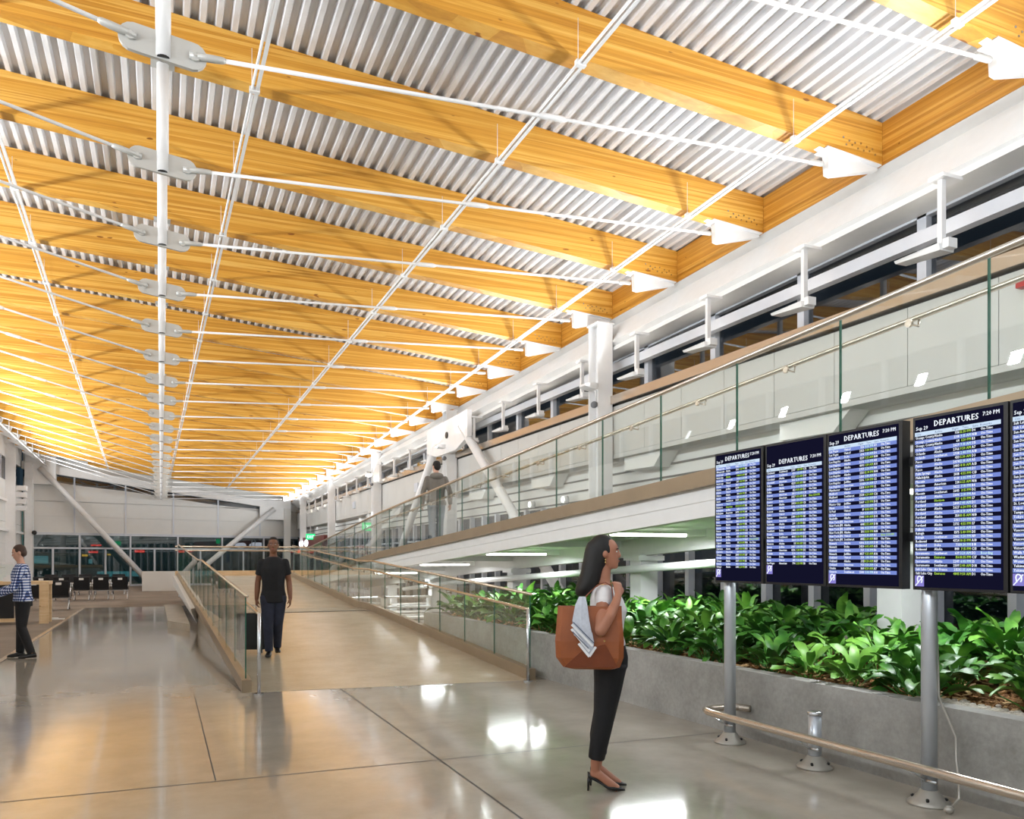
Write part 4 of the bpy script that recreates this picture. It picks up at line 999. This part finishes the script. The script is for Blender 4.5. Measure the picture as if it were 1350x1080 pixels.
for xx in (.235, .295):
    b = MB(); pts = [V(xx, -.14, 1.27), V(xx - .03, -.09, 1.36), V(.185, -.02, 1.425), V(.165, .035, 1.447), V(.18, .08, 1.42), V(xx - .05, .085, 1.35), V(xx, .07, 1.27)]
    rs = []
    for i, p in enumerate(pts):
        d = (pts[min(i + 1, 6)] - pts[max(i - 1, 0)]).normalized(); u = V(1, 0, 0); u = (u - d * u.dot(d)).normalized(); n_ = d.cross(u)
        rs.append([p + u * .011 + n_ * .003, p - u * .011 + n_ * .003, p - u * .011 - n_ * .003, p + u * .011 - n_ * .003])
    b.rings(rs); b.build('strap', 'leather_dark', Bg)
Sc = thing('scarf', 'pale grey scarf with white borders tied on the tan tote bag', 'scarf', (2.82, 5.03, 0), math.atan2(-.88, -.46))
def strip(b, pts, wd, mi=0, th=.004):
    rs = []
    for (x, y, z, ww) in pts:
        x -= .048; y -= .045; rs.append([V(x, y - ww, z), V(x + .012, y, z), V(x, y + ww, z), V(x - th, y + ww, z), V(x + .012 - th, y, z), V(x - th, y - ww, z)])
    b.rings(rs, mi, False)
_o = Vector((-.048, -.045, 0))
b = MB(); strip(b, [(.352, -.075, 1.355, .022), (.37, -.082, 1.30, .040), (.385, -.085, 1.20, .056), (.405, -.07, 1.10, .06)], 0)
strip(b, [(.40, -.06, 1.12, .05), (.412, -.045, 1.06, .046), (.416, -.035, 1.0, .03), (.416, -.03, .975, .012)], 0)
b.build('cloth', 'scarf', Sc)
b = MB()
for k, (y0_, z0_, y1_, z1_) in enumerate(((-.147, 1.145, -.03, 1.0), (-.145, 1.175, -.008, 1.035), (-.10, 1.05, -.03, .965), (-.03, .965, .012, 1.03))):
    d = V(0, y1_ - y0_, z1_ - z0_).normalized(); n_ = V(0, -d.z, d.y) * .008; p, q = V(.42, y0_, z0_) + _o, V(.43, y1_, z1_) + _o
    b.hexa([p - n_, p + n_, q + n_, q - n_], [p - n_ + V(.004, 0, 0), p + n_ + V(.004, 0, 0), q + n_ + V(.004, 0, 0), q - n_ + V(.004, 0, 0)])
b.build('border', 'scarf_white', Sc)
b = MB()
for k, (y0_, z0_, y1_, z1_) in enumerate(((-.14, 1.128, -.035, .985 + .035), (-.135, 1.19, .0, 1.055))):
    d = V(0, y1_ - y0_, z1_ - z0_).normalized(); n_ = V(0, -d.z, d.y) * .003; p, q = V(.424, y0_, z0_) + _o, V(.434, y1_, z1_) + _o
    b.hexa([p - n_, p + n_, q + n_, q - n_], [p - n_ + V(.004, 0, 0), p + n_ + V(.004, 0, 0), q + n_ + V(.004, 0, 0), q - n_ + V(.004, 0, 0)])
b.build('border_line', 'scarf_line', Sc)

# --- generic man in standing or walking pose
def man(T, hgt, skin, top, trou, hair, sleeves, legs, arms, lean=0.0, head_turn=0.0, head_tilt=0.0, hoodless=True, shirt_hem=.86, hair_long=False, build=1.0):
    s = hgt / 1.78; b = MB(); t = MB(); p = MB(); k = build
    def q(x, y, z): return (x * s, y * s + lean * (z - .9), z * s)
    tors = [(0, 0, .90, .165 * k, .115 * k), (0, 0, .98, .155 * k, .11 * k), (0, .005, 1.08, .15 * k, .108 * k), (0, .01, 1.2, .160 * k, .115 * k), (0, .01, 1.32, .172 * k, .12 * k), (0, 0, 1.40, .170 * k, .10 * k), (0, -.01, 1.465, .105, .075), (0, -.01, 1.50, .06, .058)]
    loft(b, [q(x, y, z) + (rx * s, ry * s) for x, y, z, rx, ry in tors])
    loft(t, [q(0, 0, shirt_hem) + (.196 * k * s, .146 * k * s)] + [q(0, 0, .92) + (.190 * k * s, .14 * k * s)] + [q(x, y, z) + ((rx + .016) * s, (ry + .016) * s) for x, y, z, rx, ry in tors[1:-1]] + [q(0, -.01, 1.495) + (.078 * s, .068 * s)])
    limb(b, [q(0, -.01, 1.46) + (.06 * s,), q(0, .0, 1.52) + (.055 * s,), q(0, .01, 1.6) + (.052 * s,)])
    hc = q(0, .012, 1.668); HP = head(b, hc, s * 1.0, head_turn, head_tilt)
    loft(p, [q(0, 0, .82) + (.165 * k * s, .125 * k * s), q(0, 0, .92) + (.178 * k * s, .128 * k * s), q(0, 0, 1.0) + (.168 * k * s, .122 * k * s)])
    for sx, (kx, ky, kz), (ax, ay, az), fw in legs:
        hip = (sx * .09 * s, 0, .90 * s); kn = (kx, ky, kz); an = (ax, ay, az)
        limb(b, [hip + (.095 * s,), kn + (.055 * s,), an + (.036 * s,)])
        mid = tuple(hip[i] * .5 + kn[i] * .5 for i in range(3)); sh = tuple(kn[i] * .5 + an[i] * .5 for i in range(3))
        p.tube([hip, mid, kn, sh, (an[0], an[1], an[2] - .02)], [.112 * s, .096 * s, .075 * s, .068 * s, .06 * s], 14)
        sb = MB(); shoe(sb, (an[0], an[1], an[2] - .09), fw); sb.build('shoe', 'shoe', T)
    for (sx, el, wr, hd, lat, curl, th) in arms:
        sh = q(sx * .168 * k, 0, 1.405)
        m1 = tuple(sh[i] * .5 + el[i] * .5 for i in range(3)); m2 = tuple(el[i] * .5 + wr[i] * .5 for i in range(3))
        limb(b, [sh + (.056 * s,), m1 + (.050 * s,), el + (.042 * s,)]); limb(b, [el + (.045 * s,), m2 + (.042 * s,), wr + (.029 * s,)])
        hand(b, wr, hd, lat, s, curl, th)
        if sleeves == 'short': e = tuple(sh[i] * .38 + el[i] * .62 for i in range(3)); limb(t, [sh + (.066 * s,), m1 + (.063 * s,)]); t.tube([m1, e], [.063 * s, .064 * s], 12)
        else: limb(t, [sh + (.067 * s,), m1 + (.062 * s,), el + (.056 * s,)]); t.tube([el, m2, wr], [.06 * s, .056 * s, .043 * s], 12)
    part_mesh('body', b, skin, T, .009, 4)
    part_mesh('top' if sleeves == 'short' else 'long_sleeve_top', t, top, T, .011, 4)
    part_mesh('trousers', p, trou, T, .011, 4)
    hb = MB(); R = Euler((head_tilt, 0, head_turn)).to_matrix(); c = Vector(hc)
    hb.ell(c + R @ (V(0, -.018, .034) * s), (.082 * s, .096 * s, .096 * s), 18, 10, 0, R); hb.ell(c + R @ (V(0, -.045, -.005) * s), (.08 * s, .068 * s, .085 * s), 14, 8, 0, R)
    part_mesh('hair', hb, hair, T, .011, 3)
    return HP, s
# man walking down the ramp towards the camera
N = person('m', 'man in black t-shirt and dark jeans walking down the ramp with a black suitcase', (1.58, 12.94, .135), (-.14, -.99))
HP, s = man(N, 1.80, 'skin_brown', 'black_cloth', 'denim', 'hair_dark', 'short',
    [(1, (.075, .10, .50), (.06, .15, .10), (.1, 1, 0)), (-1, (-.07, .05, .50), (-.055, -.16, .13), (-.1, 1, 0))],
    [(1, (.228, -.04, 1.12), (.245, -.03, .86), (.0, -.1, -1), (-.4, .9, 0), .9, -1), (-1, (-.232, -.02, 1.12), (-.25, .06, .87), (.02, .12, -1), (.2, .95, .1), .55, 1)], shirt_hem=.80)
face(HP, N, s, 'lip')
# suitcase he pulls
S = thing('suitcase', 'black upright rolling suitcase pulled by the man in the black t-shirt', 'suitcase', (1.30, 13.28, .155), math.atan2(.36, -.93) + .1)
b = MB(); b.rings([[V(x, y, z) for x, y in ((-.19, -.12), (.19, -.12), (.21, -.10), (.21, .10), (.19, .12), (-.19, .12), (-.21, .10), (-.21, -.10))] for z in (.06, .62)], 0, False); b.build('shell', 'dark', S)
for x in (-.16, .16):
    b = MB(); b.disc_h((x, .09, .035), .035, (1, 0, 0), .03, 12); b.build('wheel', 'shoe', S)
b = MB(); b.tube([(-.08, .09, .6), (-.08, .09, .74), (.08, .09, .74), (.08, .09, .6)], .01, 6); b.build('pull_handle', 'chrome', S)
# man in gingham shirt
G = person('g', 'man in blue and white gingham shirt and black trousers leaning at the left edge', (-2.06, 15.40, 0), (-.99, -.08))
HP, s = man(G, 1.83, 'skin_fair', 'gingham', 'black_trouser', 'hair_brown', 'long',
    [(1, (.10, .03, .50), (.11, .05, .10), (.15, 1, 0)), (-1, (-.09, .02, .50), (-.12, -.12, .10), (-.2, 1, 0))],
    [(1, (.27, .15, 1.15), (.20, .40, 1.06), (-.1, 1, -.05), (-1, .1, .1), .5, -1), (-1, (-.25, .12, 1.14), (-.17, .36, 1.03), (.1, 1, -.05), (1, .1, .1), .5, 1)], lean=.06, head_tilt=-.3, build=1.03, shirt_hem=.9)
face(HP, G, s, 'lip', brow='hair_brown')
# man in hoodie on the upper ramp, seen from behind
Hd = person('h', 'man in grey hoodie and pale jeans walking on the upper ramp, back turned', (5.45, 16.85, zb(16.85) + .115), (.2, .98))
HP, s = man(Hd, 1.80, 'skin_fair', 'hoodie', 'grey_denim', 'hair_dark', 'long',
    [(1, (.09, .06, .50), (.085, .02, .10), (.1, 1, 0)), (-1, (-.09, .02, .50), (-.09, -.05, .10), (-.1, 1, 0))],
    [(1, (.29, -.04, 1.14), (.31, .06, .88), (.0, .2, -1), (-.3, .9, 0), .6, -1), (-1, (-.28, -.03, 1.14), (-.30, .05, .88), (.0, .2, -1), (.3, .9, 0), .6, 1)], head_turn=.5, build=1.1, shirt_hem=.84)
face(HP, Hd, s, 'lip')
b = MB(); b.ell((0, -.10, 1.475), (.15, .10, .075), 16, 10); b.ell((0, -.03, 1.50), (.125, .11, .05), 16, 8); part_mesh('hood', b, 'hoodie', Hd, .012, 4)

# ------------------------------------------------------------------ seating, tables, signs
t = thing('high_table', 'oak framed high table with dark infill panel at the left edge', 'table', (-2.62, 23.5, 0)); 
b = MB(); b.box((-4.2, -.15, .98), (.05, .65, 1.06)); b.build('tabletop', 'oak', t)
for (x, y) in ((-.06, -.1), (-.06, .55), (-4.1, -.1), (-4.1, .55)):
    b = MB(); b.box((x - .10, y - .05, 0.006), (x + .10, y + .05, .98)); b.build('leg', 'oak', t)
b = MB(); b.box((-4.0, .2, .14), (-.75, .24, .97)); b.build('infill_panel', 'dark', t)
b = MB(); b.box((-4.0, -.1, .06), (-.7, .2, .14)); b.build('foot_rail', 'oak', t)
t = thing('table_screen', 'clear screen with white top bar standing on the high table', 'screen', (-3.6, 23.8, 1.061)); b = MB()
b.box((-1.6, -.01, 0), (.2, .01, .42)); b.build('pane', 'glass', t); b = MB(); b.box((-1.6, -.03, .42), (.2, .03, .47)); b.box((-.5, -.03, .0), (-.44, .03, .42)); b.build('top_bar', 'white', t)
b = MB(); b.box((-.22, -.1, 0), (.22, .1, .1)); b.box((-.15, -.08, .1), (.15, .02, .16)); tag(b.build('power_outlet_box', 'white', None, (-3.35, 23.55, 1.061)), 'small white outlet box on the high table', 'outlet box')
b = MB(); b.rings([[V(x, y, z) for x, y in ((-.2, -.12), (.2, -.12), (.2, .12), (-.2, .12))] for z in (.02, .5)], 0, False); S = thing('suitcase', 'red suitcase cut off by the left frame edge', 'suitcase', (-3.05, 17.1, 0)); b.build('shell', 'red', S)
def seat_unit(x, y, rz, lab, pos):
    o = thing('airport_chair', lab, 'chair', (x, y, .006), rz, 'black beam seats in the waiting area'); return o
def build_chair(o):
    b = MB(); b.hexa([(-.27, -.25, .40), (.27, -.25, .40), (.27, .25, .44), (-.27, .25, .44)], [(-.27, -.25, .47), (.27, -.25, .47), (.27, .27, .51), (-.27, .27, .51)]); b.build('seat', 'black_fabric', o)
    b = MB(); b.hexa([(-.27, -.24, .46), (.27, -.24, .46), (.27, -.18, .46), (-.27, -.18, .46)], [(-.27, -.40, .92), (.27, -.40, .92), (.27, -.34, .93), (-.27, -.34, .93)]); bk = b.build('backrest', 'black_fabric', o)
    b = MB(); b.box((-.08, -.405, .80), (.08, -.39, .88)); tag(b.build('seat_label', 'white', bk), 'small white label on the seat back')
    for sx in (-.31, .31):
        b = MB(); b.tube([(sx, -.22, .40), (sx, -.26, .64), (sx, -.1, .68), (sx, .16, .66), (sx, .2, .42)], .025, 8); b.build('armrest', 'chrome', o)
    for sx in (-.25, .25):
        b = MB(); b.tube([(sx, .0, .40), (sx, -.02, .22), (sx, -.26, .015)], .02, 6); b.tube([(sx, -.02, .22), (sx, .24, .015)], .02, 6); b.build('leg', 'chrome', o)
    b = MB(); b.box((-.34, -.04, .36), (.34, .04, .41)); b.build('beam', 'chrome', o)
first = None
rows = [(-2.95 + .0, 29.6, PI * 0 + .0, 2, 'near row behind the high table'), (-4.2, 36.2, .0, 5, 'middle row facing the far windows'), (-4.5, 41.5, PI, 5, 'far row by the windows'), (.95, 37.4, PI, 1, 'single seat left of the ramp')]
for (x, y, rz, nn, lab) in rows:
    for k in range(nn):
        L_ = 'black airport chair with metal arms, %s in the %s' % (ORD[k], lab)
        xx = x + .68 * k if nn > 2 or nn == 1 else x - .68 * k
        if first is None: first = seat_unit(xx, y, rz, L_, k); build_chair(first); o = first
        else: o = dup(first, (xx, y, .006), rz, L_)
b = MB(); b.box((-.85, -.3, 0), (.85, .3, 1.0)); b.box((.35, -.32, 0), (.37, -.3, 1.0)); tag(b.build('low_partition', 'offwhite', None, (-.02, 45.6, 0.006)), 'low beige partition box below the left diagonal brace', 'partition')
b = MB(); b.box((-.25, -.12, .0), (.25, .12, .02)); b.box((-.06, -.05, .02), (.1, .07, .045)); tag(b.build('paper_sheets', 'white', None, (-2.62, 24.9, .006)), 'white papers lying on the carpet by the table leg', 'paper')
for i, (x, y, z, sc) in enumerate(((8.1, 34.4, 3.0, 1.0), (8.1, 49.0, 2.95, 1.0))):
    o = thing('exit_sign', 'green lit exit sign behind the upper ramp, %s one' % ('nearer larger' if i == 0 else 'farther smaller'), 'sign', (x, y, z), 0)
    b = MB(); b.box((-.26, -.04, -.17), (.26, .04, .17)); b.build('sign_box', 'exitg', o)
    b = MB(); text(b, 'EXIT', 0, -.085, .24, -.045, 0, 'C', .004, .8); b.build('lettering', 'exitw', o)
    b = MB(); b.tube([(0, 0, .17), (0, 0, .65)], .012, 6); b.build('hanger', 'steel_white', o)
o = thing('shop_sign', 'maroon shop fascia with white glowing sign past the top landing', 'sign', (8.35, 49.0, 2.62))
b = MB(); b.box((-.1, -3.5, -.35), (.1, 5.5, .35)); b.build('fascia', 'maroon', o)
b = MB(); b.ell((-.12, 4.3, 0), (.05, .9, .22), 14, 8); b.ell((-.12, 2.4, 0), (.05, .7, .22), 14, 8); b.build('lettering', 'whiteglow', o)
for i, y in enumerate((28.5, 38.9)):
    b = MB(); b.box((-.06, -.22, -.16), (.0, .22, .16)); tag(b.build('wall_vent', 'frame', None, (8.5, y, 4.2)), 'small grey vent box on the right wall panels, %s one' % ('nearer' if i == 0 else 'farther'), 'vent')
b = MB(); b.box((-.05, -.1, -.06), (.05, .1, .06)); tag(b.build('alarm_box', 'red', None, (8.45, 5.83, 4.56)), 'small red alarm box on the wall panel at the right frame edge', 'alarm')
# shelving and pale furniture glimpsed under the upper ramp
for i, (x, y, w_, h_) in enumerate(((6.1, 21.4, 1.3, .62), (7.0, 24.0, 1.5, .5), (5.9, 25.6, 1.0, .42))):
    o = thing('low_shelf', 'pale low shelf unit stored under the upper ramp, %s one' % ORD[i], 'shelf', (x, y, 0), 0, 'shelves under the upper ramp'); b = MB()
    for z in (.02, h_ * .5, h_ - .04): b.box((-w_ / 2, -.25, z), (w_ / 2, .25, z + .04))
    b.build('shelf_boards', 'white', o); b = MB(); b.box((-w_ / 2, -.25, 0), (-w_ / 2 + .04, .25, h_)); b.box((w_ / 2 - .04, -.25, 0), (w_ / 2, .25, h_)); b.build('side_panel', 'white', o)


# ------------------------------------------------------------------ lights
def area(name, loc, tgt, sx, sy, watts, col=(1, .95, .88), spread=None):
    l = bpy.data.lights.new(name, 'AREA'); l.shape = 'RECTANGLE'; l.size = sx; l.size_y = sy; l.energy = watts; l.color = col
    if spread: l.spread = spread
    o = bpy.data.objects.new(name, l); COL.objects.link(o); o.location = loc
    o.rotation_euler = (Vector(tgt) - Vector(loc)).to_track_quat('-Z', 'Y').to_euler(); return o
COOL = (.93, .97, 1.0)
for y in hy + [2.3, 0, -2.2, -4.4, -6.6, -9.0, -11]:
    area('uplight_glow', (7.95, y + .3, 5.3 - .012 * (y - 6.7)), (3.0, y + .8, 8.0), .3, .4, (52 if y > 2 else 85) * (1 if y < 26 else 1.25 if y < 46 else .7), COOL, 3.05)
for k in range(0, 28):
    y = -11.5 + 2.3 * k
    area('uplight_glow', (-6.3, y, 5.8), (-.8, y + .4, 8.2), .25, .3, (85 if y < 28 else 110 if y < 48 else 60) if y > 2 else 120, COOL, 2.3)
for y in (5.0, 9.5, 14.0, 18.2, 22.5, 26.0):
    area('batten_glow', (6.1, y, zb(y) - .29), (6.1, y, 0), 1.1, .12, 44, COOL)
for y in (4, 10, 16, 22, 28, 34, 40, 46, 52):
    area('soffit_fill', (8.35, y, 3.6), (8.6, y, 0), .3, 2.0, 4, COOL)  # added fill lights facing down below the wall soffit, no fixture modelled
for x in (-9, -3, 3):
    area('facade_fill', (x, 57.5, 4.5), (x, 62, 1.5), .8, .4, 130, (.55, 1, .9))  # teal fill lights added outside to brighten the facade behind the far windows
w = bpy.data.worlds.new('night_sky'); scene.world = w; w.use_nodes = True
bg = w.node_tree.nodes['Background']; bg.inputs[0].default_value = (.02, .035, .05, 1); bg.inputs[1].default_value = .6
scene.view_settings.view_transform = 'Standard'; scene.view_settings.look = 'None'; scene.view_settings.gamma = 1.0; scene.view_settings.use_curve_mapping = False
scene.view_settings.exposure = 0.42
scene.cycles.max_bounces = 8; scene.cycles.transparent_max_bounces = 16; scene.cycles.diffuse_bounces = 4
scene.cycles.sample_clamp_indirect = 6.0
